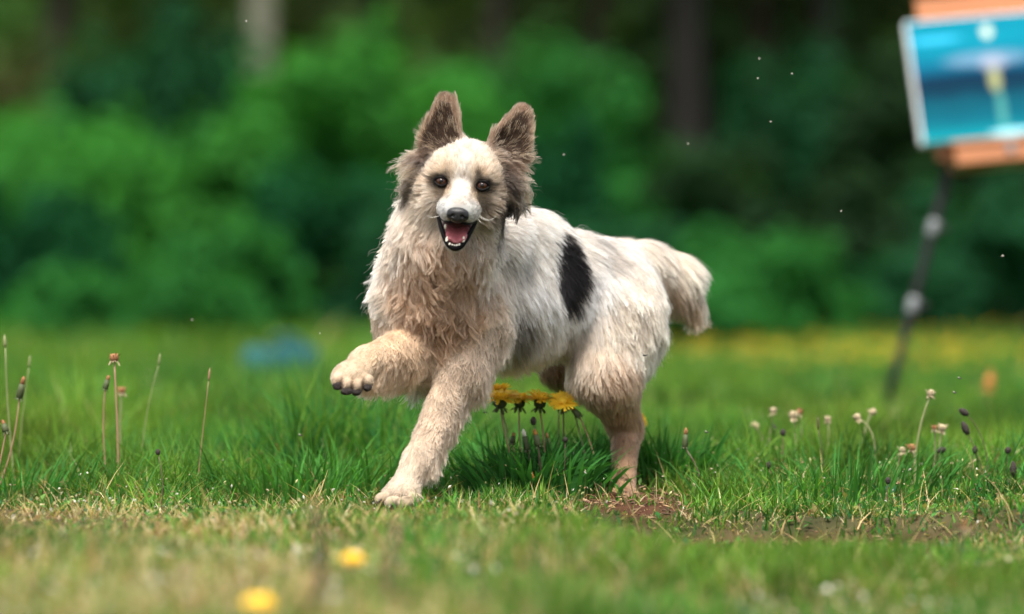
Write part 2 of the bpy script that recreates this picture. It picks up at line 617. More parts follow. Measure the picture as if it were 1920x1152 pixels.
def tree(px, dist, wpx, mat, col, label, H=11.0, lean=0.0, n=2600):
    y = dist - CAM_D
    X = (px - 960) * dist / FOC
    g = float(ground_h(np.array([X]), np.array([y]))[0])
    r = wpx * dist / FOC / 2
    root = empty('tree', (X, y, g), label, 'tree', 'trees of the wood')
    hs = np.linspace(-0.2, H * 0.85, 9)
    pts = np.stack([lean * hs + 0.08 * np.sin(hs * 0.7 + px), 0.06 * np.cos(hs * 0.9 + px), hs], 1)
    rad = r * (1.0 - 0.75 * (hs - hs[0]) / (H * 0.9)) * (1 + 0.5 * np.exp(-(hs + 0.2) * 2.5))
    v, f = tube(pts, rad, 12)
    tr = py_mesh('trunk', v, f, mat, root)
    lobes = []
    for i in range(7):
        az = i * 2.4 + px
        hh = H * random.uniform(0.58, 0.92)
        b = np.array([np.interp(hh * 0.8, hs, pts[:, 0]), np.interp(hh * 0.8, hs, pts[:, 1]), hh * 0.8])
        e = b + np.array([math.cos(az), math.sin(az), 0.45]) * random.uniform(1.1, 2.0)
        v, f = tube(bez(b, (b + e) / 2 + np.array([0, 0, 0.25]), e, 5), np.linspace(r * 0.4, r * 0.08, 5), 6)
        py_mesh('limb', v, f, mat, tr)
        lobes.append((e, np.array([1.5, 1.5, 1.0]) * random.uniform(0.7, 1.1)))
    P, N = crown_points(lobes, n)
    c = np.array(col) * rng.uniform(0.6, 1.4, (n, 1))
    V, F, C = leaf_cards(P, N, 0.16 * rng.uniform(0.6, 1.4, n), c)
    np_mesh('crown', V, F, M['leaf'], root, C, False)
    return root


LIT = (0.036, 0.168, 0.027)  # lighter leaf green, stands in for light from above
MID = (0.022, 0.118, 0.024)
DEEP = (0.012, 0.062, 0.024)
TEAL = (0.009, 0.062, 0.021)  # blue-green of foliage shade, put into the leaf colour
OLIVE = (0.060, 0.070, 0.026)
DARK = (0.014, 0.036, 0.014)
# px, top row, width, distance, colour, label
shrubs = [
    (620, 10, 380, 38, LIT, 'tall bright green shrub left of the dog under the pale trunk', 4600),
    (800, 60, 330, 40, LIT, 'bright green shrub behind the left ear of the dog', 3600),
    (110, 175, 460, 37, LIT, 'wide bright green shrub at the far left', 4600),
    (370, 215, 380, 35, LIT, 'rounded bright green shrub between the far left one and the tall one', 4200),
    (60, 320, 360, 31, TEAL, 'dark blue-green bush low at the left edge', 3200),
    (240, 480, 440, 28, MID, 'low light green mound of leaves at the lower left', 3200),
    (620, 290, 330, 32, TEAL, 'dark green bush just left of the dog', 3400),
    (430, 400, 280, 30, MID, 'small mid green bush between mound and dark bush', 2600),
    (830, 310, 360, 31, DEEP, 'dark green bush directly behind the chest of the dog', 3000),
    (1010, 200, 280, 33, TEAL, 'dark blue-green shrub behind the right ear of the dog', 3200),
    (960, 20, 330, 44, MID, 'mid green shrub high behind the ears of the dog', 3200),
    (1160, 60, 320, 46, MID, 'mid green shrub above the back of the dog', 3000),
    (1180, 380, 360, 31, DEEP, 'low deep green bush behind the back of the dog', 3000),
    (1420, 420, 330, 28, MID, 'rounded mid green bush right of the tail', 3400),
    (1300, 520, 300, 27, MID, 'small green bush just behind the tail tip', 2400),
    (1500, 60, 400, 48, DEEP, 'deep green shrub between the dark trunk and the easel', 3000),
    (1640, 300, 340, 34, DARK, 'dark bush left of the easel leg', 3000),
    (1860, 320, 400, 32, DEEP, 'deep green bush behind the easel leg', 3200),
    (1740, 40, 380, 46, DARK, 'dark shrub behind the painting', 2600),
    (230, 0, 380, 47, DEEP, 'deep green shrub in the gap left of the pale trunk', 3000),
    (40, -10, 320, 50, OLIVE, 'olive brown shrub in the upper left corner', 2800),
    (390, 20, 260, 45, DEEP, 'narrow dark shrub beside the pale trunk', 2400),
    (1300, 250, 340, 38, DARK, 'dark bush at the foot of the dark brown trunk', 2600),
]
for q in shrubs:
    shrub(q[0], q[1], q[2], q[3], q[4], q[5], q[6])
trees = [
    (482, 48, 74, 'bark_pale', MID, 'tree with a pale beige trunk above the bright shrubs', 0.0),
    (922, 52, 62, 'bark_brown', MID, 'tree with a grey-brown trunk between the ears of the dog', 0.0),
    (1290, 50, 90, 'bark_dark', DARK, 'tree with a thick dark brown trunk right of the dog', 0.01),
    (690, 55, 60, 'bark_dark', MID, 'tree with a dark trunk top left of the dog', 0.0),
    (1560, 54, 60, 'bark_dark', DARK, 'slim dark tree left of the painting', -0.01),
    (1110, 58, 50, 'bark_brown', DARK, 'slim brown tree above the back of the dog', 0.015),
    (330, 57, 50, 'bark_dark', DARK, 'slim dark tree in the gap left of the pale trunk', 0.0),
    (110, 56, 70, 'bark_brown', OLIVE, 'brown tree in the upper left corner', 0.01),
    (1420, 60, 60, 'bark_brown', DARK, 'brown tree between the dark trunk and the easel', 0.0),
    (1830, 57, 70, 'bark_dark', DARK, 'dark tree behind the painting', 0.0),
]
for q in trees:
    tree(q[0], q[1], q[2], M[q[3]], q[4], q[5], lean=q[6])
# the mass of the wood beyond, where no single tree can be told apart
n = 60000
P = np.stack([rng.uniform(-26, 26, n), rng.uniform(52, 62, n), rng.uniform(0, 1, n) ** 0.9 * 13.0], 1)
P[:, 2] += ground_h(P[:, 0], P[:, 1])
t = vnoise(P, 0.35, 61)
ok = t > 0.25
P = P[ok]
n = len(P)
k = vnoise(P * np.array([1, 0.3, 1]), 0.22, 62)[:, None]
side = smooth(-6, 4, P[:, 0])[:, None]
c = np.array(MID) * 1.1 * (1 - side) + np.array(DEEP) * 0.8 * side
c = c * (1 - k) + np.array(OLIVE) * 1.1 * k
V, F, C = leaf_cards(P, nrm(rng.normal(0, 1, (n, 3)) + np.array([0, -0.6, 0.5])), 0.22 * rng.uniform(0.6, 1.5, n), c * 2.1 * rng.uniform(0.6, 1.4, (n, 1)))
o = np_mesh('distant_wood', V, F, M['leaf'], col=C, smooth_shade=False)
tag(o, 'dark blurred foliage of the wood far behind', 'wood', kind='stuff')


# ------------------------------------------------------------------ the dog: one blended surface, then fur
HEADING = nrm([-0.668, -0.745, 0.0])          # the way the dog runs
REAR = -HEADING
LEFT = nrm([0.745, -0.668, 0.0])              # its left flank, the one in view
UP = np.array([0.0, 0, 1])
YAW = np.stack([LEFT, REAR, UP], 1)           # columns: local axes (across, along, up)
ROLL = R(6.0)                                  # the head is cocked a little
HR = np.array([math.cos(ROLL), 0, -math.sin(ROLL)])
HU = np.array([math.sin(ROLL), 0, math.cos(ROLL)])
HF = np.array([0.0, -1, 0])
HEADM = np.stack([HR, HF, HU], 1)              # columns: right in the picture, towards the nose, up
HEAD0 = W(866, 344, -0.30)                     # between the eyes


def Hd(a, b, c):
    return HEAD0 + HR * a + HU * b + HF * c


def sd_ell(P, c, r, rot):
    q = (P - c) @ rot
    k0 = np.linalg.norm(q / r, axis=-1)
    k1 = np.linalg.norm(q / (r * r), axis=-1)
    return np.where(k1 > 1e-9, k0 * (k0 - 1.0) / np.maximum(k1, 1e-9), -r.min())


def sd_cone(P, a, b, ra, rb):
    ba = b - a
    h = np.clip(((P - a) @ ba) / (ba @ ba), 0, 1)
    return np.linalg.norm(P - a - h[..., None] * ba, axis=-1) - (ra + (rb - ra) * h)


def sd_flat(P, a, b, ra, rb, nvec, flat):
    """round cone squashed along nvec"""
    nvec = nrm(nvec)
    def sq(Q):
        return Q + np.outer(Q @ nvec, nvec) * (flat - 1)
    P2 = (P - a)
    P2 = P2 + (P2 @ nvec)[..., None] * nvec * (flat - 1)
    b2 = (b - a) + ((b - a) @ nvec) * nvec * (flat - 1)
    h = np.clip((P2 @ b2) / (b2 @ b2), 0, 1)
    return (np.linalg.norm(P2 - h[..., None] * b2, axis=-1) - (ra + (rb - ra) * h)) / (1 + 0.35 * (flat - 1))


class Prim:
    def __init__(s, kind, args, k, region, sub=False):
        s.kind, s.args, s.k, s.region, s.sub = kind, args, k, region, sub
        if kind == 'ell':
            c, r, rot = args
            e = np.abs(rot) @ r
            s.lo, s.hi = c - e, c + e
        else:
            a, b, ra, rb = args[:4]
            s.lo = np.minimum(a - ra, b - rb)
            s.hi = np.maximum(a + ra, b + rb)

    def d(s, P):
        return {'ell': sd_ell, 'cone': sd_cone, 'flat': sd_flat}[s.kind](P, *s.args)


PR = []


def ell(c, r, region, rot=None, k=0.03, sub=False):
    PR.append(Prim('ell', (np.asarray(c, float), np.asarray(r, float), np.eye(3) if rot is None else rot), k, region, sub))


def cone(a, b, ra, rb, region, k=0.03, sub=False):
    PR.append(Prim('cone', (np.asarray(a, float), np.asarray(b, float), ra, rb), k, region, sub))


def flat(a, b, ra, rb, nvec, fl, region, k=0.012, sub=False):
    PR.append(Prim('flat', (np.asarray(a, float), np.asarray(b, float), ra, rb, np.asarray(nvec, float), fl), k, region, sub))


# trunk (local radii: across, along, up)
ell(W(955, 548, 0.03), (0.092, 0.170, 0.112), 'flank', YAW)
ell(W(1065, 540, 0.14), (0.080, 0.130, 0.101), 'flank', YAW)
ell(W(1132, 546, 0.22), (0.080, 0.095, 0.092), 'rump', YAW)
ell(W(830, 565, -0.12), (0.076, 0.085, 0.105), 'chest', YAW)
ell(W(800, 640, -0.11), (0.055, 0.055, 0.060), 'chest', YAW)
cone(W(838, 440, -0.19), W(812, 530, -0.14), 0.072, 0.080, 'neck', 0.05)
cone(W(868, 350, -0.20), W(842, 430, -0.19), 0.062, 0.074, 'neck', 0.04)
ell(W(895, 570, -0.09), (0.040, 0.070, 0.105), 'shoulder', YAW)
ell(W(785, 565, -0.05), (0.040, 0.065, 0.095), 'chest', YAW)
cone(W(930, 450, -0.05), W(1000, 460, 0.08), 0.055, 0.06, 'flank', 0.04)
# left fore leg, planted
cone(W(885, 610, -0.12), W(862, 700, -0.17), 0.052, 0.040, 'forearm', 0.035)
cone(W(862, 700, -0.17), W(786, 862, -0.245), 0.034, 0.022, 'forearm', 0.02)
cone(W(786, 862, -0.245), W(760, 912, -0.262), 0.024, 0.025, 'foot', 0.015)
ell(W(752, 925, -0.275), (0.029, 0.036, 0.020), 'foot', YAW, 0.015)
for i, (tx, ty, ty2) in enumerate(((718, 936, -0.305), (737, 943, -0.322), (759, 944, -0.320), (779, 938, -0.302))):
    ell(W(tx, ty, ty2), (0.0098, 0.019, 0.0125), 'toe', YAW, 0.004)
# right fore leg, lifted
cone(W(758, 575, -0.09), W(770, 652, -0.17), 0.052, 0.041, 'raised', 0.035)
cone(W(770, 652, -0.17), W(690, 681, -0.285), 0.038, 0.027, 'raised', 0.02)
cone(W(690, 681, -0.285), W(660, 705, -0.325), 0.026, 0.026, 'raised_foot', 0.015)
ell(W(657, 707, -0.332), (0.032, 0.026, 0.021), 'raised_foot', np.eye(3), 0.015)
for tx, ty, ty2 in ((632, 713, -0.352), (650, 722, -0.366), (671, 724, -0.367), (690, 715, -0.355)):
    ell(W(tx, ty, ty2), (0.0100, 0.016, 0.0125), 'raised_toe', np.eye(3), 0.003)
# left hind leg
ell(W(1152, 600, 0.165), (0.052, 0.085, 0.105), 'thigh', YAW)
cone(W(1150, 600, 0.16), W(1128, 690, 0.11), 0.068, 0.044, 'thigh', 0.07)
cone(W(1138, 708, 0.11), W(1175, 800, 0.20), 0.050, 0.026, 'shin', 0.04)
cone(W(1175, 800, 0.20), W(1168, 912, 0.10), 0.024, 0.020, 'shank', 0.015)
ell(W(1165, 932, 0.075), (0.026, 0.040, 0.018), 'shank', YAW, 0.015)
# right hind leg, pushed back behind the left one
ell(W(1085, 600, 0.28), (0.050, 0.080, 0.100), 'groin', YAW)
cone(W(1080, 610, 0.27), W(1056, 682, 0.225), 0.062, 0.042, 'groin', 0.04)
cone(W(1058, 684, 0.225), W(1150, 745, 0.42), 0.042, 0.024, 'groin', 0.02)
cone(W(1150, 745, 0.42), W(1172, 832, 0.50), 0.023, 0.020, 'groin', 0.015)
ell(W(1170, 845, 0.49), (0.022, 0.026, 0.030), 'groin', YAW, 0.015)
# tail
cone(W(1165, 488, 0.29), W(1210, 501, 0.34), 0.036, 0.043, 'tail', 0.03)
cone(W(1210, 501, 0.34), W(1257, 524, 0.37), 0.043, 0.046, 'tail', 0.02)
cone(W(1257, 524, 0.37), W(1286, 560, 0.375), 0.046, 0.030, 'tail_end', 0.02)
# head
N_BODY = len(PR)
ell(Hd(0, 0.016, -0.060), (0.064, 0.070, 0.058), 'skull', HEADM, 0.03)
ell(Hd(0.028, 0.016, -0.014), (0.026, 0.026, 0.020), 'brow', HEADM, 0.025)
ell(Hd(-0.028, 0.016, -0.014), (0.026, 0.026, 0.020), 'brow', HEADM, 0.025)
ell(Hd(0.044, -0.029, -0.056), (0.026, 0.042, 0.040), 'cheek', HEADM, 0.03)
ell(Hd(-0.044, -0.029, -0.056), (0.026, 0.042, 0.040), 'cheek', HEADM, 0.03)
cone(Hd(0, -0.024, -0.005), Hd(0, -0.041, 0.066), 0.029, 0.0215, 'muzzle', 0.016)
ell(Hd(0.0145, -0.050, 0.056), (0.0165, 0.026, 0.0180), 'muzzle', HEADM, 0.012)
ell(Hd(-0.0145, -0.050, 0.056), (0.0165, 0.026, 0.0180), 'muzzle', HEADM, 0.012)
ell(Hd(0.022, -0.044, 0.026), (0.015, 0.030, 0.018), 'muzzle', HEADM, 0.009)
ell(Hd(-0.022, -0.044, 0.026), (0.015, 0.030, 0.018), 'muzzle', HEADM, 0.009)
ell(W(957, 335, -0.225), (0.016, 0.030, 0.044), 'ruff', HEADM, 0.02)
ell(W(784, 322, -0.225), (0.011, 0.030, 0.034), 'ruff', HEADM, 0.02)
# ears: shells, hollow towards the camera
EARS = [dict(a=W(828, 262, -0.240), b=W(836, 200, -0.225), n=nrm([-0.16, -1, 0.12])),
        dict(a=W(955, 274, -0.240), b=W(978, 220, -0.225), n=nrm([0.20, -1, 0.12]))]
for e in EARS:
    flat(e['a'], e['b'], 0.0385, 0.0215, e['n'], 2.1, 'ear', 0.012)
for e in EARS:
    off = e['n'] * 0.0185
    flat(e['a'] + off + (e['b'] - e['a']) * 0.12, e['b'] + off - (e['b'] - e['a']) * 0.08, 0.0320, 0.0145, e['n'], 1.5, 'ear', 0.005, sub=True)
# eye hollows
EYES = [W(827, 340.5, -0.302), W(904.5, 348.5, -0.302)]
for p in EYES:
    ell(p + HF * 0.012, (0.0125, 0.012, 0.0095), 'brow', HEADM, 0.008, sub=True)
# lower jaw and the open mouth
N_JAW = len(PR)
cone(Hd(0, -0.060, -0.025), Hd(-0.001, -0.0985, 0.040), 0.030, 0.0185, 'jaw', 0.012)
JT = np.stack([HR, nrm(HF * 0.90 - HU * 0.42), nrm(HU * 0.90 + HF * 0.42)], 1)
MOUTH = (Hd(0, -0.0830, 0.048), np.array([0.0235, 0.060, 0.0150]), JT)
ell(*MOUTH[:2], 'jaw', JT, 0.005, sub=True)

H = 0.0036
lo = np.min([p.lo for p in PR if not p.sub], 0) - 0.03
hi = np.max([p.hi for p in PR if not p.sub], 0) + 0.03
dim = np.ceil((hi - lo) / H).astype(int) + 1
G = np.full(dim, 0.05, np.float32)
for p in PR:
    m = p.k + 0.02
    i0 = np.maximum(((p.lo - m - lo) / H).astype(int), 0)
    i1 = np.minimum(((p.hi + m - lo) / H).astype(int) + 2, dim)
    ax = [lo[q] + H * np.arange(i0[q], i1[q]) for q in range(3)]
    Q = np.stack(np.meshgrid(*ax, indexing='ij'), -1)
    d = p.d(Q.reshape(-1, 3)).reshape(Q.shape[:3]).astype(np.float32)
    sl = tuple(slice(i0[q], i1[q]) for q in range(3))
    g = G[sl]
    if p.sub:
        h = np.maximum(p.k - np.abs(g + d), 0) / p.k
        G[sl] = np.maximum(g, -d) + h * h * p.k * 0.25
    else:
        h = np.maximum(p.k - np.abs(g - d), 0) / p.k
        G[sl] = np.minimum(g, d) - h * h * p.k * 0.25


def surface_nets(G, lo, H):
    S = G < 0
    nx, ny, nz = G.shape
    cnt = np.zeros((nx - 1, ny - 1, nz - 1), np.int8)
    offs = [(i, j, k) for i in (0, 1) for j in (0, 1) for k in (0, 1)]
    for i, j, k in offs:
        cnt += S[i:nx - 1 + i, j:ny - 1 + j, k:nz - 1 + k]
    act = (cnt > 0) & (cnt < 8)
    idx = np.argwhere(act)
    acc = np.zeros((len(idx), 3))
    num = np.zeros(len(idx))
    for a in offs:
        for ax in range(3):
            if a[ax]:
                continue
            b = list(a)
            b[ax] = 1
            f1 = G[idx[:, 0] + a[0], idx[:, 1] + a[1], idx[:, 2] + a[2]]
            f2 = G[idx[:, 0] + b[0], idx[:, 1] + b[1], idx[:, 2] + b[2]]
            m = (f1 < 0) != (f2 < 0)
            t = f1[m] / (f1[m] - f2[m])
            p = np.array(a, float)[None].repeat(m.sum(), 0)
            p[:, ax] += t
            acc[m] += p
            num[m] += 1
    V = lo + H * (idx + acc / num[:, None])
    ids = np.full(act.shape, -1, np.int32)
    ids[act] = np.arange(len(idx))
    Fs = []
    for ax in range(3):
        b, c = (ax + 1) % 3, (ax + 2) % 3
        s0 = [slice(None)] * 3
        s1 = [slice(None)] * 3
        s0[ax], s1[ax] = slice(0, -1), slice(1, None)
        A, B = S[tuple(s0)], S[tuple(s1)]
        e = np.argwhere(A != B)
        e = e[(e[:, b] > 0) & (e[:, c] > 0) & (e[:, b] < G.shape[b] - 1) & (e[:, c] < G.shape[c] - 1)]
        ins = A[e[:, 0], e[:, 1], e[:, 2]]
        q = []
        for ob, oc in ((-1, -1), (0, -1), (0, 0), (-1, 0)):
            z = e.copy()
            z[:, b] += ob
            z[:, c] += oc
            q.append(ids[z[:, 0], z[:, 1], z[:, 2]])
        q = np.stack(q, 1)
        q[~ins] = q[~ins][:, ::-1]
        Fs.append(q)
    return V, np.concatenate(Fs, 0)


BV, BF = surface_nets(G, lo, H)


def vert_normals(V, F):
    n = np.cross(V[F[:, 2]] - V[F[:, 0]], V[F[:, 3]] - V[F[:, 1]])
    N = np.zeros_like(V)
    for i in range(4):
        np.add.at(N, F[:, i], n)
    return nrm(N)


for _ in range(2):                                  # even out the grid
    acc = np.zeros_like(BV)
    cn = np.zeros(len(BV))
    for i in range(4):
        np.add.at(acc, BF[:, i], BV[BF[:, (i + 1) % 4]])
        np.add.at(cn, BF[:, i], 1)
    BV = 0.5 * BV + 0.5 * acc / cn[:, None]
BN = vert_normals(BV, BF)

# --- coat regions: comb direction, hair length, lift off the skin, wave, clumping, droop
DOWN = np.array([0.0, 0, -1])
NOSE_P = Hd(0, -0.05, 0.085)


def away(P, c):
    return nrm(P - c)


COAT = {
    #            comb (P -> vectors)                               len   lift  wave  clump droop
    'flank':  (lambda P: nrm(REAR * 0.75 + DOWN * (0.75 + 0 * P[:, :1]) * smooth(0.50, 0.38, P[:, 2])[:, None] * 1.4), 0.042, 0.27, 0.10, 0.62, 0.55),
    'rump':   (lambda P: nrm(REAR * 0.7 + DOWN * 0.8 + 0 * P), 0.040, 0.27, 0.14, 0.62, 0.6),
    'chest':  (lambda P: nrm(DOWN * 1.0 + HEADING * 0.10 + (P - W(812, 480, -0.1)) * np.array([1.0, 1.0, 0])), 0.050, 0.28, 0.70, 0.98, 0.50),
    'neck':   (lambda P: nrm(DOWN * 0.9 + (P - W(850, 400, -0.17)) * np.array([5.0, 5.0, 0])), 0.046, 0.38, 0.42, 0.82, 0.38),
    'shoulder': (lambda P: nrm(DOWN * 1.0 + REAR * 0.25 + 0 * P), 0.042, 0.26, 0.22, 0.75, 0.6),
    'forearm': (lambda P: nrm(W(786, 862, -0.245) - W(870, 690, -0.16)) * 0.8 + REAR * 0.45 + 0 * P, 0.021, 0.24, 0.40, 0.80, 0.35),
    'foot':   (lambda P: nrm(W(745, 930, -0.30) - W(790, 850, -0.24)) + 0 * P, 0.009, 0.25, 0.12, 0.5, 0.1),
    'toe':    (lambda P: nrm(HEADING + DOWN * 0.6) + 0 * P, 0.0045, 0.2, 0.05, 0.4, 0.1),
    'raised': (lambda P: nrm(nrm(W(690, 681, -0.285) - W(768, 655, -0.17)) * 0.7 + DOWN * 0.7) + 0 * P, 0.021, 0.24, 0.40, 0.80, 0.75),
    'raised_foot': (lambda P: nrm(np.array([-0.5, -0.7, -0.5])) + 0 * P, 0.008, 0.28, 0.12, 0.5, 0.3),
    'raised_toe': (lambda P: nrm(np.array([-0.4, -0.8, -0.4])) + 0 * P, 0.0055, 0.22, 0.08, 0.4, 0.2),
    'thigh':  (lambda P: nrm(DOWN + REAR * 0.30 + 0 * P), 0.044, 0.20, 0.22, 0.82, 0.7),
    'shin':   (lambda P: nrm(DOWN + REAR * 0.55 + 0 * P), 0.026, 0.20, 0.15, 0.75, 0.5),
    'shank':  (lambda P: nrm(DOWN + REAR * 0.15 + 0 * P), 0.012, 0.28, 0.08, 0.55, 0.2),
    'groin':  (lambda P: nrm(DOWN + REAR * 0.3 + 0 * P), 0.020, 0.25, 0.12, 0.6, 0.5),
    'tail':   (lambda P: nrm(np.array([0.75, 0.30, -0.60])) + 0 * P, 0.050, 0.16, 0.06, 0.80, 0.85),
    'tail_end': (lambda P: nrm(np.array([0.45, 0.12, -0.90])) + 0 * P, 0.052, 0.14, 0.06, 0.85, 0.8),
    'skull':  (lambda P: away(P, NOSE_P), 0.015, 0.34, 0.05, 0.45, 0.0),
    'brow':   (lambda P: away(P, NOSE_P), 0.010, 0.28, 0.04, 0.40, 0.0),
    'cheek':  (lambda P: nrm(away(P, NOSE_P) + DOWN * 0.15), 0.024, 0.34, 0.14, 0.70, 0.3),
    'muzzle': (lambda P: away(P, NOSE_P), 0.0080, 0.24, 0.04, 0.5, 0.0),
    'jaw':    (lambda P: nrm(away(P, Hd(0, -0.09, 0.08)) + DOWN * 0.3), 0.0075, 0.22, 0.0, 0.3, 0.1),
    'ruff':   (lambda P: nrm(DOWN * 0.75 + (P - HEAD0) * np.array([9.0, 0, 0]) + np.array([0, 0.35, 0])), 0.036, 0.42, 0.40, 0.95, 0.25),
    'ear':    (lambda P: nrm(UP * (0.95 - 1.2 * smooth(0.10, 0.045, (P - HEAD0) @ HU)[:, None]) + (P - HEAD0) * np.array([4.5, 0, 0])), 0.012, 0.22, 0.10, 0.6, 0.0),
}
REG = list(COAT)
WHITE = np.array([0.90, 0.87, 0.82])
COOL = np.array([0.90, 0.89, 0.865])
CREAM = np.array([0.80, 0.655, 0.475])
TAN = np.array([0.60, 0.385, 0.245])
ROSE = np.array([0.73, 0.485, 0.325])
BROWN = np.array([0.34, 0.205, 0.125])
DKBR = np.array([0.085, 0.052, 0.034])
GREY = np.array([0.30, 0.27, 0.24])
BLACK = np.array([0.014, 0.012, 0.013])
BASE = {'flank': COOL, 'rump': WHITE * 0.97, 'chest': CREAM * 0.6 + TAN * 0.4, 'neck': CREAM * 0.35 + WHITE * 0.65, 'shoulder': CREAM * 0.6 + WHITE * 0.4, 'forearm': ROSE * 0.35 + CREAM * 0.4 + WHITE * 0.25,
        'foot': CREAM * 0.5 + WHITE * 0.3 + ROSE * 0.2, 'toe': CREAM * 0.75 + ROSE * 0.2, 'raised': ROSE * 0.5 + CREAM * 0.5, 'raised_foot': CREAM * 0.8 + ROSE * 0.2, 'raised_toe': CREAM * 0.7 + ROSE * 0.3, 'thigh': CREAM * 0.45 + WHITE * 0.55,
        'shin': TAN * 0.75 + CREAM * 0.15, 'shank': TAN * 0.75 + BROWN * 0.25, 'groin': BROWN, 'tail': CREAM * 0.35 + WHITE * 0.65, 'tail_end': CREAM * 0.5 + WHITE * 0.5,
        'skull': CREAM * 0.5 + WHITE * 0.5, 'brow': CREAM * 0.55 + WHITE * 0.45, 'cheek': CREAM * 0.55 + WHITE * 0.4, 'muzzle': WHITE * 1.04, 'jaw': WHITE * 0.95, 'ear': GREY * 0.6 + TAN * 0.2, 'ruff': GREY * 0.25 + CREAM * 0.70}


def region_weights(P):
    Wt = np.zeros((len(P), len(REG)))
    for p in PR:
        if p.sub:
            continue
        w = np.exp(-np.clip(p.d(P), -0.02, 0.2) / 0.009)
        i = REG.index(p.region)
        Wt[:, i] = np.maximum(Wt[:, i], w)
    Wt = Wt ** 1.3
    return Wt / Wt.sum(1, keepdims=True)


def blob(P, c, r, rot=None, soft=0.35, wob=0.25, seed=0):
    """soft 0..1 mask of an ellipsoid marking in the coat"""
    q = (P - np.asarray(c)) @ (np.eye(3) if rot is None else rot) / np.asarray(r)
    d = np.linalg.norm(q, axis=1) + wob * (vnoise(P, 60, seed) - 0.5) * 2
    return 1 - smooth(1 - soft, 1 + soft, d)


def ear_inside(P, N):
    m = np.zeros(len(P))
    for ei, e in enumerate(EARS):
        h = ((P - e['a']) @ (e['b'] - e['a'])) / ((e['b'] - e['a']) @ (e['b'] - e['a']))
        d = PRD_ear[ei].d(P)
        m = np.maximum(m, (1 - smooth(0.001, 0.0038, d)) * smooth(-0.75, -0.3, h))
    return m


PRD_ear = [p for p in PR if p.region == 'ear' and p.sub]


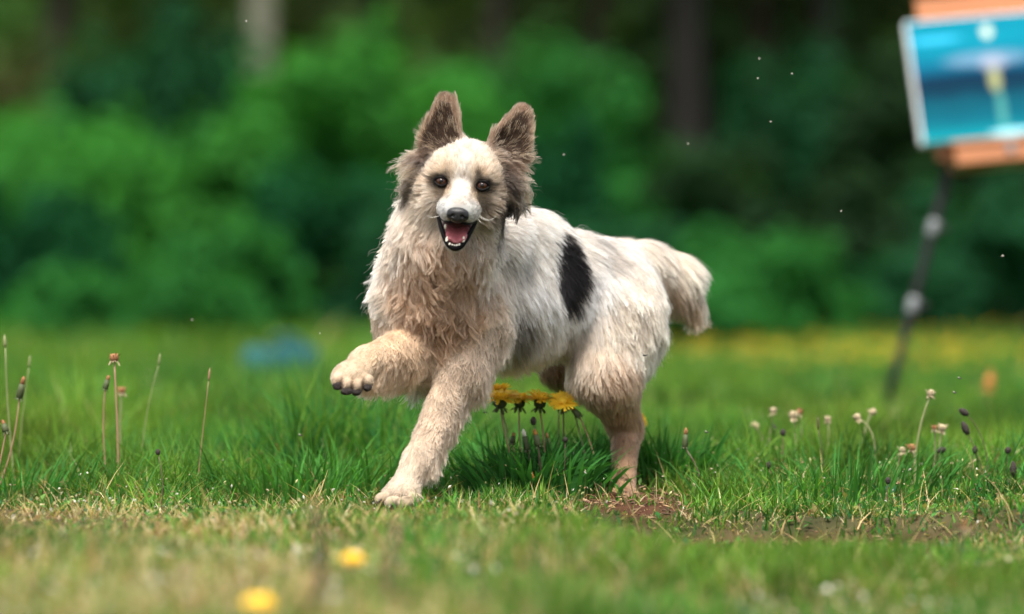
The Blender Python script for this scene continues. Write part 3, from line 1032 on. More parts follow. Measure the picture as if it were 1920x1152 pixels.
def coat_colour(P, N, Wt, jitter=True):
    c = Wt @ np.array([BASE[r] for r in REG])
    big = vnoise(P, 22, 71)[:, None]
    c = c * (0.88 + 0.24 * big)
    def put(m, k):
        nonlocal c
        m = np.clip(m, 0, 1)[:, None]
        c = c * (1 - m) + k * m
    trunk = Wt[:, [REG.index(r) for r in ('flank', 'rump', 'thigh', 'shoulder', 'neck', 'chest')]].sum(1)
    # flank turns cream-tan towards its underside; bright back
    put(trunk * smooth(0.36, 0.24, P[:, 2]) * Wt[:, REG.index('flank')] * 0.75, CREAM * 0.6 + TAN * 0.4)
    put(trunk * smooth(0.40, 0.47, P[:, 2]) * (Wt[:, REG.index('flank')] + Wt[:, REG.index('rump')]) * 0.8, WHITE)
    # white down the far side of the neck
    put((Wt[:, REG.index('neck')] + Wt[:, REG.index('chest')]) * smooth(-0.02, 0.045, (P - W(800, 480, -0.1)) @ (-LEFT)) * 0.85, WHITE)
    # chest darker and more russet low down
    put((Wt[:, REG.index('chest')] + Wt[:, REG.index('neck')]) * blob(P, W(825, 550, -0.22), (0.085, 0.12, 0.125), soft=0.45, seed=4) * 0.85, TAN * 0.95)
    put(Wt[:, REG.index('chest')] * blob(P, W(805, 625, -0.2), (0.07, 0.10, 0.065), soft=0.6, seed=4) * 0.6, TAN * 0.8)
    # forehead / blaze / eye marks
    head = Wt[:, [REG.index(r) for r in ('skull', 'brow', 'cheek', 'muzzle', 'jaw')]].sum(1)
    put(head * blob(P, Hd(0, -0.030, 0.02), (0.013, 0.10, 0.060), HEADM, 0.7, 0.3, 2) * 0.9, WHITE)
    put(head * blob(P, Hd(0.0, 0.066, -0.03), (0.012, 0.03, 0.02), HEADM, 0.6, 0.2, 2) * 0.5, WHITE)
    put(head * blob(P, Hd(0.060, -0.030, -0.03), (0.022, 0.05, 0.026), HEADM, 0.6, 0.3, 3) * 0.55, GREY * 0.6 + TAN * 0.4)
    put(head * blob(P, Hd(0.040, -0.035, 0.012), (0.010, 0.03, 0.016), HEADM, 0.6, 0.3, 3) * 0.75, DKBR)
    put(head * blob(P, Hd(-0.047, -0.045, 0.0), (0.006, 0.03, 0.014), HEADM, 0.6, 0.3, 3) * 0.6, GREY * 0.6)
    put(head * blob(P, Hd(-0.027, -0.022, 0.01), (0.010, 0.03, 0.014), HEADM, 0.6, 0.3, 3) * 0.65, TAN)
    put(head * blob(P, Hd(0.029, -0.022, 0.01), (0.009, 0.03, 0.016), HEADM, 0.6, 0.3, 3) * 0.65, TAN * 0.8)
    put((head - Wt[:, REG.index('muzzle')]) * smooth(0.5, 0.68, vnoise(P, 130, 33)) * 0.3, TAN)
    hl = (P - HEAD0) @ HEADM
    mz = Wt[:, REG.index('muzzle')] + Wt[:, REG.index('brow')]
    put(mz * smooth(-0.040, -0.016, hl[:, 2]) * smooth(0.008, 0.020, np.abs(hl[:, 0])) * 0.8, CREAM * 0.6 + TAN * 0.3)
    for sgn, e in zip((-1, 1), EYES):
        k = 1.0 if sgn > 0 else 0.85
        put(k * blob(P, e, (0.0148, 0.03, 0.0124), HEADM, 0.25, 0.12, 5), BLACK)
        put(0.8 * k * blob(P, e + HR * (-sgn) * 0.010 + HU * 0.014, (0.0055, 0.03, 0.009), HEADM, 0.6, 0.45, 6), BLACK * 3)
        put(0.7 * blob(P, e + HR * (-sgn) * 0.014 - HU * 0.008, (0.006, 0.03, 0.008), HEADM, 0.5, 0.3, 6), DKBR * 2)
        put(0.85 * blob(P, e + HR * sgn * 0.020 + HU * 0.004, (0.006, 0.03, 0.0018), HEADM, 0.5, 0.2, 6), BLACK * 2)
    put(0.35 * head * blob(P, Hd(0.0, -0.030, 0.075), (0.013, 0.03, 0.009), HEADM, 0.6, 0.2, 8), TAN)
    # black strands behind the cheeks
    put(blob(P, Hd(0.082, -0.055, -0.060), (0.026, 0.065, 0.055), HEADM, 0.35, 0.35, 9), BLACK * 1.5)
    put(blob(P, Hd(0.074, 0.025, -0.05), (0.013, 0.04, 0.045), HEADM, 0.5, 0.3, 9) * 0.9, BLACK * 3)
    put(blob(P, Hd(-0.080, -0.012, -0.06), (0.015, 0.05, 0.020), HEADM, 0.4, 0.4, 10) * 0.7, BLACK * 4)
    put(blob(P, Hd(-0.068, 0.040, -0.045), (0.013, 0.04, 0.028), HEADM, 0.4, 0.3, 10) * 0.9, BLACK * 3)
    # ears
    er = Wt[:, REG.index('ear')]
    put(er * 0.7, BROWN * 0.75)
    put(er * smooth(0.3, 0.9, np.abs(N[:, 0])) * 0.5, CREAM * 0.7)
    put(ear_inside(P, N) * 0.97, DKBR * 0.75)
    # flank markings
    put(blob(P, W(1052, 506, 0.02), (0.09, 0.047, 0.062), YAW, 0.11, 0.14, 12), BLACK)
    put(0.75 * blob(P, W(975, 610, -0.06), (0.09, 0.030, 0.035), YAW, 0.6, 0.45, 13), GREY * 0.45)
    put(0.55 * blob(P, W(1120, 480, 0.12), (0.09, 0.035, 0.030), YAW, 0.6, 0.5, 14), GREY * 0.9)
    put(0.35 * blob(P, W(945, 560, -0.08), (0.06, 0.020, 0.05), YAW, 0.6, 0.5, 15), GREY)
    put(0.5 * blob(P, W(1190, 560, 0.36), (0.06, 0.05, 0.03), np.eye(3), 0.6, 0.3, 16), TAN * 0.8)
    # shade under the tail, painted into the coat as tan
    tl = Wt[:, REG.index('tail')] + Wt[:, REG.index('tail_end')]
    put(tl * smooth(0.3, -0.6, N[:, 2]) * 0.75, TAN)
    # muddy toes and pads
    put(blob(P, W(650, 722, -0.36), (0.030, 0.03, 0.010), np.eye(3), 0.6, 0.4, 17) * 0.6, BROWN)
    # dark gaps between the toes, their shade painted into the coat
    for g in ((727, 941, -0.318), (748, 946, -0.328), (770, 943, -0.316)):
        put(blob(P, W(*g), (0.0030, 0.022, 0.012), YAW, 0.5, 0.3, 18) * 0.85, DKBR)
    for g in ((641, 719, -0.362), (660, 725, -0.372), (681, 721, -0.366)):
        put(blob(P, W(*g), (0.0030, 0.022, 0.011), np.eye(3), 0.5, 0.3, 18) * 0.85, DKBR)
    # mouth
    md = sd_ell(P, *MOUTH[:2], JT)
    inm = 1 - smooth(0.001, 0.004, md)
    put(inm, np.array([0.10, 0.018, 0.018]))
    return np.clip(c, 0.004, 0.9)


WB = region_weights(BV)
dog = empty('dog', (0.0, 0.0, 0.0), 'shaggy cream and white dog trotting with one front paw raised', 'dog')
body = np_mesh('body', BV, BF, mat_tint('skin_under_fur', 0.0, 0.9, 0.05), dog, coat_colour(BV, BN, WB) * 0.38)  # skin darkened to paint the shade between locks


# --- fur
def sample_surface(n, dens):
    """n random points, density times the per-vertex weight"""
    T = np.concatenate([BF[:, [0, 1, 2]], BF[:, [0, 2, 3]]], 0)
    A = 0.5 * np.linalg.norm(np.cross(BV[T[:, 1]] - BV[T[:, 0]], BV[T[:, 2]] - BV[T[:, 0]]), axis=1)
    p = A * dens[T].mean(1)
    k = rng.choice(len(T), n, p=p / p.sum())
    u = rng.uniform(0, 1, (n, 2))
    fl = u.sum(1) > 1
    u[fl] = 1 - u[fl]
    w = np.stack([1 - u.sum(1), u[:, 0], u[:, 1]], 1)[..., None]
    P = (BV[T[k]] * w).sum(1)
    N = nrm((BN[T[k]] * w).sum(1))
    Wr = (WB[T[k]] * w).sum(1)
    return P, N, Wr


def no_fur(P):
    """0 where skin, eye, nose or mouth is bare"""
    m = np.ones(len(P))
    for e in EYES:
        q = (P - (e + HF * 0.004)) @ HEADM / np.array([0.0125, 0.016, 0.0090])
        m *= smooth(0.95, 1.10, np.linalg.norm(q, axis=1))
    q = (P - Hd(0, -0.0525, 0.088)) @ HEADM / np.array([0.0185, 0.016, 0.0135])
    m *= smooth(0.9, 1.1, np.linalg.norm(q, axis=1))
    m *= smooth(0.002, 0.0045, sd_ell(P, *MOUTH[:2], JT))
    return m


KP = 8                                                 # points per hair
dens = WB @ np.array([{'skull': 2.2, 'brow': 2.8, 'cheek': 2.0, 'muzzle': 3.0, 'ruff': 1.6, 'jaw': 2.6, 'ear': 2.0, 'toe': 2.5, 'foot': 1.8, 'raised_foot': 2.0, 'raised_toe': 2.8, 'groin': 0.5,
                       'tail': 1.3, 'tail_end': 1.3, 'forearm': 1.4, 'raised': 1.4, 'shank': 1.4}.get(r, 1.0) for r in REG])
dens = dens * np.where(BN @ nrm([0.15, 1, 0.1]) > 0.55, 0.45, 1.0)      # the far side can be thinner


def grow(P, N, Wt, len_mul=1.0, jit=1.0, rad=0.00034):
    n = len(P)
    par = Wt @ np.array([COAT[r][1:] for r in REG])
    L, lift, wave, clump, droop = par.T
    comb = np.zeros((n, 3))
    for i, r in enumerate(REG):
        m = Wt[:, i] > 0.01
        if m.any():
            comb[m] += Wt[m, i:i + 1] * COAT[r][0](P[m])
    # feathering: long hair behind the fore legs, under the belly, behind the thigh, at the ear edges
    ia = REG.index
    back = smooth(0.1, 0.7, N @ REAR)
    L = L + 0.034 * Wt[:, ia('forearm')] * back + 0.036 * Wt[:, ia('raised')] * smooth(0.0, 0.8, N @ DOWN)
    L = L + 0.020 * Wt[:, ia('flank')] * smooth(0.2, 0.9, N @ DOWN) + 0.016 * Wt[:, ia('thigh')] * back
    inside = ear_inside(P, N)
    er = Wt[:, ia('ear')]
    low = smooth(0.105, 0.05, (P - HEAD0) @ HU)
    L = L + er * (1 - inside) * 0.040 * smooth(0.25, 0.85, vnoise(P, 85, 87)) * low * smooth(0.1, 0.6, N[:, 0] * np.sign((P - HEAD0)[:, 0])) - er * inside * 0.004
    L = L + er * (1 - inside) * 0.016 * smooth(0.25, 0.8, 1 - np.abs(N[:, 1])) * smooth(0.35, 0.8, vnoise(P, 140, 91)) * (0.25 + 0.75 * smooth(0.150, 0.110, (P - HEAD0) @ HU))
    L = L * (0.72 + 0.56 * vnoise(P, 28, 81)) * rng.uniform(0.75, 1.15, n) * len_mul
    L = L * (1 + Wt[:, ia('ruff')] * (1.5 * vnoise(P, 110, 89) - 0.75))
    # swirl of the comb
    sw = np.stack([vnoise(P, 24, 82), vnoise(P, 24, 83), vnoise(P, 24, 84)], 1) - 0.5
    comb = nrm(comb) + sw * (0.35 + 1.6 * wave[:, None])
    t = nrm(comb - N * (comb * N).sum(1, keepdims=True) + 1e-6)
    lf = np.clip(lift * rng.uniform(0.75, 1.25, n), 0, 0.9)[:, None]
    d0 = nrm(t * (1 - lf) + N * lf * 1.25 + rng.normal(0, 0.05 * jit, (n, 3)))
    d1 = nrm(t + N * 0.05 + DOWN * droop[:, None] * 1.1 + rng.normal(0, 0.08 * jit, (n, 3)))
    side = nrm(np.cross(N, t))
    ph = vnoise(P, 55, 85) * 12.0 + rng.normal(0, 0.35, n)
    fr = 1.0 + 0.9 * vnoise(P, 40, 86)
    pts = np.zeros((n, KP, 3))
    p = P - N * 0.001
    pts[:, 0] = p
    for i in range(1, KP):
        s_ = (i - 0.5) / (KP - 1)
        d = nrm(d0 * (1 - s_) + d1 * s_)
        p = p + d * (L / (KP - 1))[:, None]
        pts[:, i] = p
    sv = np.linspace(0, 1, KP)[None, :]
    amp = (wave * L * 0.32)[:, None] * sv
    wob = amp * (np.sin(ph[:, None] + sv * fr[:, None] * 2 * math.pi) - np.sin(ph)[:, None])
    pts += wob[..., None] * side[:, None, :]
    wob2 = amp * 0.7 * (np.cos(ph[:, None] * 1.3 + sv * fr[:, None] * 2 * math.pi) - np.cos(ph * 1.3)[:, None])
    pts += np.abs(wob2)[..., None] * N[:, None, :]
    return pts, clump, L, inside


def nearest(P, Gp):
    kd = kdtree.KDTree(len(Gp))
    for i, g in enumerate(Gp):
        kd.insert(g, i)
    kd.balance()
    return np.array([kd.find(p)[1] for p in P], np.int64)


def clump_to(P, N, pts, clump, guides, power):
    """draw hairs to the guide hair of their tuft"""
    GP, GN, gpts, gs = guides
    k = nearest(P, GP)
    same = smooth(0.2, 0.7, (N * GN[k]).sum(1))
    sv = np.linspace(0, 1, KP)[None, :, None] ** power
    w = (clump * gs[k] * same)[:, None, None] * sv
    return pts * (1 - w) + gpts[k] * w, k


def make_guides(n, len_mul=1.05):
    P, N, Wt = sample_surface(n, dens ** 0.8)
    ok = no_fur(P) > 0.9
    P, N, Wt = P[ok], N[ok], Wt[ok]
    pts, cl, L, _ = grow(P, N, Wt, len_mul, 0.8)
    return P, N, pts, rng.uniform(0.7, 1.0, len(P))


def make_fur(name, n, len_mul, clump_mul, jit, rad, tufts=False):
    P, N, Wt = sample_surface(n, dens)
    ok = rng.uniform(0, 1, n) < no_fur(P)
    if tufts:                                          # only the pale wisps that cross the ear hollows
        ok &= (ear_inside(P, N) > 0.3) & (vnoise(P, 120, 88) > 0.52)
    P, N, Wt = P[ok], N[ok], Wt[ok]
    pts, clump, L, inside = grow(P, N, Wt, len_mul, jit)
    pts, gk = clump_to(P, N, pts, clump * clump_mul * 0.8, GUIDES_A, 1.1)
    tuft = rng.uniform(0, 1, len(GUIDES_A[0]))[gk]
    pts, gk = clump_to(P, N, pts, clump * clump_mul, GUIDES_B, 1.5)
    tuft = 0.5 * tuft + 0.5 * rng.uniform(0, 1, len(GUIDES_B[0]))[gk]
    n = len(P)
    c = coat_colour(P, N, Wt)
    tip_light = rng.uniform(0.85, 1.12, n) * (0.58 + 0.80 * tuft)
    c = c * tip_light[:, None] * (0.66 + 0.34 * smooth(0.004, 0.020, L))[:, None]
    lum = c.mean(1, keepdims=True)
    # stray light hairs in the dark ears
    stray = (rng.uniform(0, 1, n) < 0.08) & (inside > 0.3)
    c[stray] = CREAM * 0.6
    if tufts:
        c[:] = (CREAM * 0.75) * rng.uniform(0.5, 1.1, (n, 1))
    root = c * np.array([0.66, 0.57, 0.50])  # darker roots: shade deep in the coat, painted per hair
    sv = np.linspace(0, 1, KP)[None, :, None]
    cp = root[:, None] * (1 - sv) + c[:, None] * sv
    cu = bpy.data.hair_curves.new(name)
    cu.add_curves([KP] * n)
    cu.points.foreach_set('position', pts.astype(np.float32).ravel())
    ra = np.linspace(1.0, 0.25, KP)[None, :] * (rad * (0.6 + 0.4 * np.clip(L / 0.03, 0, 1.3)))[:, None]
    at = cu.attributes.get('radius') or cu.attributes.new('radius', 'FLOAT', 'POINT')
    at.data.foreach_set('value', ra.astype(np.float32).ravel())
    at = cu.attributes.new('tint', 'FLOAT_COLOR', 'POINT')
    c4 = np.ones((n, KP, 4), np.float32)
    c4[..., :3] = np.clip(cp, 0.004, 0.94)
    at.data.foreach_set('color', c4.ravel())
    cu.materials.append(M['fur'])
    o = bpy.data.objects.new(name, cu)
    return link(o, body)


m, t, out = new_mat('fur')
a = t.nodes.new('ShaderNodeAttribute')
a.attribute_name = 'tint'
hb = t.nodes.new('ShaderNodeBsdfHairPrincipled')
hb.model = 'CHIANG'
hb.parametrization = 'COLOR'
hb.inputs['Roughness'].default_value = 0.45
hb.inputs['Radial Roughness'].default_value = 0.6
hb.inputs['Coat'].default_value = 0.0
hb.inputs['IOR'].default_value = 1.45
ga = t.nodes.new('ShaderNodeGamma')
ga.inputs[1].default_value = 1.35
t.links.new(a.outputs['Color'], ga.inputs[0])
t.links.new(ga.outputs[0], hb.inputs['Color'])
df = t.nodes.new('ShaderNodeBsdfDiffuse')
tr = t.nodes.new('ShaderNodeBsdfTranslucent')
t.links.new(a.outputs['Color'], df.inputs[0])
t.links.new(a.outputs['Color'], tr.inputs[0])
m1 = t.nodes.new('ShaderNodeMixShader')
m1.inputs[0].default_value = 0.35
t.links.new(df.outputs[0], m1.inputs[1])
t.links.new(tr.outputs[0], m1.inputs[2])
m2 = t.nodes.new('ShaderNodeMixShader')
m2.inputs[0].default_value = 0.62
t.links.new(m1.outputs[0], m2.inputs[1])
t.links.new(hb.outputs[0], m2.inputs[2])
t.links.new(m2.outputs[0], out.inputs[0])
M['fur'] = m

GUIDES_A = make_guides(4200)
GUIDES_B = make_guides(22000)
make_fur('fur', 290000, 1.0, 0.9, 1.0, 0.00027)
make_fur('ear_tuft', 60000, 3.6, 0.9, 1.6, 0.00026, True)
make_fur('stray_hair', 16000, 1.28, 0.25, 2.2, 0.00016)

# --- face
M['nose'] = mat_p('wet_black_nose', (0.009, 0.009, 0.010), 0.42, 0.3, 900, spec=0.4, coat=0.05, bump=0.25)
M['eyeball'] = mat_p('dark_eye', (0.006, 0.004, 0.004), 0.35, spec=0.1)
M['iris'] = mat_p('amber_iris', (0.050, 0.015, 0.005), 0.14, 0.5, 900, spec=0.4)
M['pupil'] = mat_p('pupil', (0.004, 0.003, 0.003), 0.06, spec=0.45)
M['lip'] = mat_p('black_lip', (0.006, 0.005, 0.005), 0.6, 0.4, 300, spec=0.08, bump=0.3)
M['tongue'] = mat_p('pink_tongue', (0.46, 0.13, 0.14), 0.38, 0.35, 220, spec=0.5, bump=0.4)
M['gum'] = mat_p('dark_red_mouth', (0.12, 0.025, 0.025), 0.4, 0.4, 200)
M['tooth'] = mat_p('ivory_tooth', (0.80, 0.74, 0.60), 0.3, 0.1, 300, spec=0.5)
M['pad'] = mat_p('dark_paw_pad', (0.020, 0.012, 0.010), 0.8, 0.5, 400, bump=0.6)
M['claw'] = mat_p('horn_claw', (0.06, 0.04, 0.03), 0.45, 0.4, 200)
M['whisker'] = mat_p('white_whisker', (0.75, 0.72, 0.66), 0.5)


def small_sdf(fn, lo, hi, h, name, mat, parent):
    lo, hi = np.asarray(lo), np.asarray(hi)
    ax = [np.arange(lo[i], hi[i], h) for i in range(3)]
    Q = np.stack(np.meshgrid(*ax, indexing='ij'), -1)
    g = fn(Q.reshape(-1, 3)).reshape(Q.shape[:3])
    V, F = surface_nets(g, lo, h)
    V = HEAD0 + V @ HEADM.T - HU * 0.003
    return np_mesh(name, V, F, mat, parent)


def smin(a, b, k):
    h = np.maximum(k - np.abs(a - b), 0) / k
    return np.minimum(a, b) - h * h * k * 0.25


def nose_fn(P):
    I = np.eye(3)
    E = lambda c, r: sd_ell(P, np.array(c), np.array(r), I)
    d = E((0, 0.084, -0.0480), (0.0175, 0.0125, 0.0085))
    d = smin(d, E((0, 0.084, -0.0570), (0.0115, 0.0115, 0.0095)), 0.006)
    d = smin(d, E((0.011, 0.083, -0.0535), (0.0075, 0.010, 0.0080)), 0.004)
    d = smin(d, E((-0.011, 0.083, -0.0535), (0.0075, 0.010, 0.0080)), 0.004)
    for s_ in (-1, 1):
        hole = E((s_ * 0.0082, 0.0965, -0.0545), (0.0038, 0.006, 0.0032))
        d = np.maximum(d, -hole)
        slit = E((s_ * 0.0145, 0.0915, -0.0560), (0.005, 0.005, 0.0016))
        d = np.maximum(d, -slit)
    d = np.maximum(d, -E((0, 0.0975, -0.061), (0.0010, 0.004, 0.009)))
    return d


nose = small_sdf(nose_fn, (-0.024, 0.066, -0.072), (0.024, 0.102, -0.034), 0.0009, 'nose', M['nose'], dog)

for i, e in enumerate(EYES):
    sg = -1 if i == 0 else 1
    c = e + HF * 0.0000
    v, f = ball(c, 0.0112, 20, 14, HEADM)
    eye = py_mesh('eye', v, f, M['eyeball'], dog)
    look = nrm(HF + HR * (-0.06 * sg) + HU * 0.02)
    A = nrm(np.cross(look, UP))
    B = np.cross(A, look)
    for nm, r0, prd, mt in (('iris', 0.0074, 0.00035, 'iris'), ('pupil', 0.0040, 0.0007, 'pupil')):
        V, Fq = [], []
        nr = 5
        for k in range(nr + 1):
            th = math.asin(min(r0 / 0.0112, 0.99)) * k / nr
            for j in range(24):
                ph = 2 * math.pi * j / 24
                V.append(c + (0.0112 + prd * (1 - 0.9 * (k / nr) ** 3)) * (look * math.cos(th) + math.sin(th) * (A * math.cos(ph) + B * math.sin(ph))))
        for k in range(nr):
            for j in range(24):
                Fq.append((k * 24 + j, k * 24 + (j + 1) % 24, (k + 1) * 24 + (j + 1) % 24, (k + 1) * 24 + j))
        py_mesh(nm, V, Fq, M[mt], eye)
    # dark almond rims
    pts = []
    for k in range(25):
        ph = 2 * math.pi * k / 24
        ca, sa = math.cos(ph), math.sin(ph)
        w = 0.0098 * ca + (0.0015 * sg if ca * sg > 0.85 else 0)
        hgt = (0.0072 if sa > 0 else 0.0076) * sa * (1 - 0.15 * ca * ca)
        pts.append(c + HR * w + HU * (hgt + 0.0012 * sg * 0.4 * ca) + HF * (0.0100 - 0.006 * ca * ca))
    v, f = tube(pts, 0.0024, 8, cap=False)
    py_mesh('eyelid', v, f, M['lip'], eye)

# lips, tongue, teeth
lipc = [W(821, 404, -0.322), W(826, 424, -0.338), W(834, 447, -0.350), W(842, 461, -0.358), W(853, 467, -0.360), W(864, 463, -0.358), W(874, 450, -0.350), W(884, 432, -0.338), W(893, 416, -0.322)]
lipc = np.array(lipc)
tt = np.linspace(0, 8, 41)
lp = np.stack([np.interp(tt, np.arange(9), lipc[:, i]) for i in range(3)], 1)
for _ in range(4):
    lp[1:-1] = 0.25 * lp[:-2] + 0.5 * lp[1:-1] + 0.25 * lp[2:]
rr = 0.0026 + 0.0024 * np.sin(np.linspace(0, math.pi, 41)) ** 0.7
v, f = tube(lp, rr, 10)
py_mesh('lower_lip', v, f, M['lip'], dog)
# chin below the lip belongs to the jaw; inner cheek folds
up = np.array([W(822, 405, -0.324), W(829, 412, -0.348), W(838, 416.5, -0.366), W(848, 417, -0.374), W(858, 416.5, -0.377), W(868, 419, -0.374), W(878, 420.5, -0.366), W(886, 419, -0.348), W(893, 416, -0.324)])
up2 = np.stack([np.interp(tt, np.arange(9), up[:, i]) for i in range(3)], 1)
for _ in range(3):
    up2[1:-1] = 0.25 * up2[:-2] + 0.5 * up2[1:-1] + 0.25 * up2[2:]
v, f = tube(up2, 0.0022, 8)
py_mesh('upper_lip', v, f, M['lip'], dog)
# throat: dark red back of the mouth
v, f = ball(W(857, 428, -0.315), (0.026, 0.006, 0.020), 16, 10, HEADM)
py_mesh('palate', v, f, M['gum'], dog)
# tongue: a curved slab with a middle groove
V, Fq = [], []
cl = np.array([W(858, 428, -0.318), W(858, 435, -0.332), W(857, 441, -0.343), W(856, 447, -0.351), W(855, 452, -0.356), W(854.5, 455, -0.358)])
wd = np.array([0.021, 0.021, 0.020, 0.0185, 0.015, 0.007])
nu = 12
for i in range(len(cl)):
    for j in range(nu):
        ph = 2 * math.pi * j / nu
        ca, sa = math.cos(ph), math.sin(ph)
        th = 0.0042 * sa
        if sa > 0:
            th = 0.0042 * sa * (0.25 + 0.75 * min(1, abs(ca) * 2.2)) + 0.003 * abs(ca)
        V.append(cl[i] + HR * wd[i] * ca + nrm(HU * 0.75 + HF * 0.65) * th)
for i in range(len(cl) - 1):
    for j in range(nu):
        k = (j + 1) % nu
        Fq.append((i * nu + j, i * nu + k, (i + 1) * nu + k, (i + 1) * nu + j))
Fq.append(tuple(range((len(cl) - 1) * nu, len(cl) * nu)))
tg = py_mesh('tongue', V, Fq, M['tongue'], dog)
for q, (tx, ty, hgt, wid) in enumerate(((843, 459.5, 0.0036, 0.0020), (847.5, 461.5, 0.0036, 0.0021), (852, 462.5, 0.0036, 0.0021), (856.5, 462, 0.0036, 0.0021), (861, 460.5, 0.0036, 0.0020),
                                        (837.5, 455, 0.0105, 0.0028), (868.5, 454, 0.0098, 0.0028), (833.5, 446, 0.004, 0.0024), (875, 445, 0.004, 0.0024), (835.5, 423, 0.006, 0.0022))):
    p = W(tx, ty, -0.3605 if q < 5 else -0.356 if q < 7 else -0.348 if q < 9 else -0.352)
    upv = HU if q < 9 else -HU
    v, f = tube([p - upv * 0.002, p + upv * hgt * 0.35, p + upv * hgt * 0.75, p + upv * hgt], [wid * 0.9, wid, wid * 0.75, wid * 0.2], 8)
    py_mesh('tooth', v, f, M['tooth'], dog)
# whiskers
for (x0, y0, x1, y1, x2, y2, z) in ((898, 404, 918, 420, 931, 405, -0.345), (899, 408, 914, 416, 926, 414, -0.343), (895, 410, 903, 420, 914, 424, -0.345),
                                    (826, 404, 808, 412, 800, 404, -0.345)):
    v, f = tube(bez(W(x0, y0, z), W(x1, y1, z - 0.015), W(x2, y2, z + 0.01), 9), np.linspace(0.00030, 0.00010, 9), 5)
    py_mesh('whisker', v, f, M['whisker'], dog)
# pads of the lifted paw
for (tx, ty, ty2, rx, rz) in ((633, 724, -0.3645, 0.0090, 0.0070), (650, 734, -0.376, 0.0100, 0.0068), (668, 735.5, -0.377, 0.0085, 0.0062), (689, 726, -0.365, 0.0080, 0.0072)):
    v, f = ball(W(tx, ty, ty2), (rx, 0.006, rz), 14, 9)
    v = [p + (vnoise(np.array([p]), 300, 3)[0] - 0.5) * 0.003 for p in v]
    py_mesh('paw_pad', v, f, M['pad'], dog)
# claws of the planted paw
for (tx, ty, ty2) in ((713, 938, -0.318), (733, 947, -0.335), (756, 949, -0.332), (774, 944, -0.316)):
    p = W(tx, ty, ty2)
    v, f = tube(bez(p + REAR * 0.006, p + HEADING * 0.004 + UP * 0.001, p + HEADING * 0.008 + DOWN * 0.006, 5), [0.0030, 0.0030, 0.0025, 0.0016, 0.0005], 7)
    py_mesh('claw', v, f, M['claw'], dog)


# ------------------------------------------------------------------ flowers and seed heads
def gz1(x, y):
    return float(ground_h(np.array([float(x)]), np.array([float(y)]))[0])


def stem_curve(base, head, bend):
    mid = (np.asarray(base) + np.asarray(head)) / 2 + np.asarray(bend) + np.array([random.uniform(-0.018, 0.018), random.uniform(-0.015, 0.015), 0])
    return bez(base, mid, head, 9)


def frame_of(d):
    d = nrm(d)
    a = nrm(np.cross(d, [0.3, 0.9, 0.2]))
    return np.stack([a, np.cross(d, a), d], 1)


def petals(c, Rm, r_in, r_out, n, up, width, jag=0.15):
    """ring of narrow strap petals"""
    V, F = [], []
    for i in range(n):
        t = 2 * math.pi * i / n + random.uniform(-0.1, 0.1)
        L = r_out * random.uniform(1 - jag, 1 + jag)
        u = up + random.uniform(-0.18, 0.18)
        rad = np.array([math.cos(t), math.sin(t), 0])
        tan = np.array([-math.sin(t), math.cos(t), 0])
        b = len(V)
        for s_, w in ((0.0, 0.5), (0.6, 1.0), (1.0, 0.75)):
            q = rad * (r_in + (L - r_in) * s_ * math.cos(u)) + np.array([0, 0, (L - r_in) * math.sin(u) * s_ - 0.10 * L * s_ * s_])
            V.append(np.asarray(c) + Rm @ (q - tan * width * w))
            V.append(np.asarray(c) + Rm @ (q + tan * width * w))
        F += [(b, b + 1, b + 3, b + 2), (b + 2, b + 3, b + 5, b + 4)]
    return V, F


def local(root, v):
    o = np.array(root.location)
    return [np.asarray(p) - o for p in v]


def put(root, name, vf, mat, parent=None):
    return py_mesh(name, local(root, vf[0]), vf[1], M[mat], parent or root)


def plant_root(name, px, py, y, label, cat, group, bx=None):
    head = W(px, py, y)
    x = head[0] if bx is None else W(bx, 900, y)[0]
    base = np.array([x, y, gz1(x, y) - 0.01])
    return head, base, empty(name, base, label, cat, group)


def open_dandelion(px, py, y, label, size=0.020, tilt=(0, 0, 1), bx=None, bend=(0, 0, 0), stem='stem_pink', low=False):
    head, base, root = plant_root('dandelion', px, py, y, label, 'dandelion', 'open dandelions', bx)
    Rm = frame_of(tilt)
    cv = stem_curve(base, head - nrm(tilt) * size * 0.45, bend)
    put(root, 'stem', tube(cv, np.linspace(0.0018, 0.0014, 9), 7), stem)
    br = tube([head - Rm @ np.array([0, 0, size * t]) for t in (0.55, 0.40, 0.15, 0.0)], [size * 0.12, size * 0.32, size * 0.36, size * 0.30], 10)
    bp = petals(head - Rm @ np.array([0, 0, size * 0.45]), Rm, size * 0.15, size * 0.55, 9, -0.6, size * 0.09)
    put(root, 'bracts', merge([br, bp]), 'bract_dark')
    rings = []
    for r1, n, up in ((1.0, 38, 0.10), (0.94, 34, 0.30), (0.80, 28, 0.55), (0.55, 20, 0.9)):
        rings.append(petals(head, Rm, size * 0.10, size * r1, n, up, size * 0.075))
    rings.append(ball(head + Rm @ np.array([0, 0, size * 0.12]), (size * 0.45, size * 0.45, size * 0.22), 12, 6, Rm))
    put(root, 'flower_head', merge(rings), 'petal')
    return root


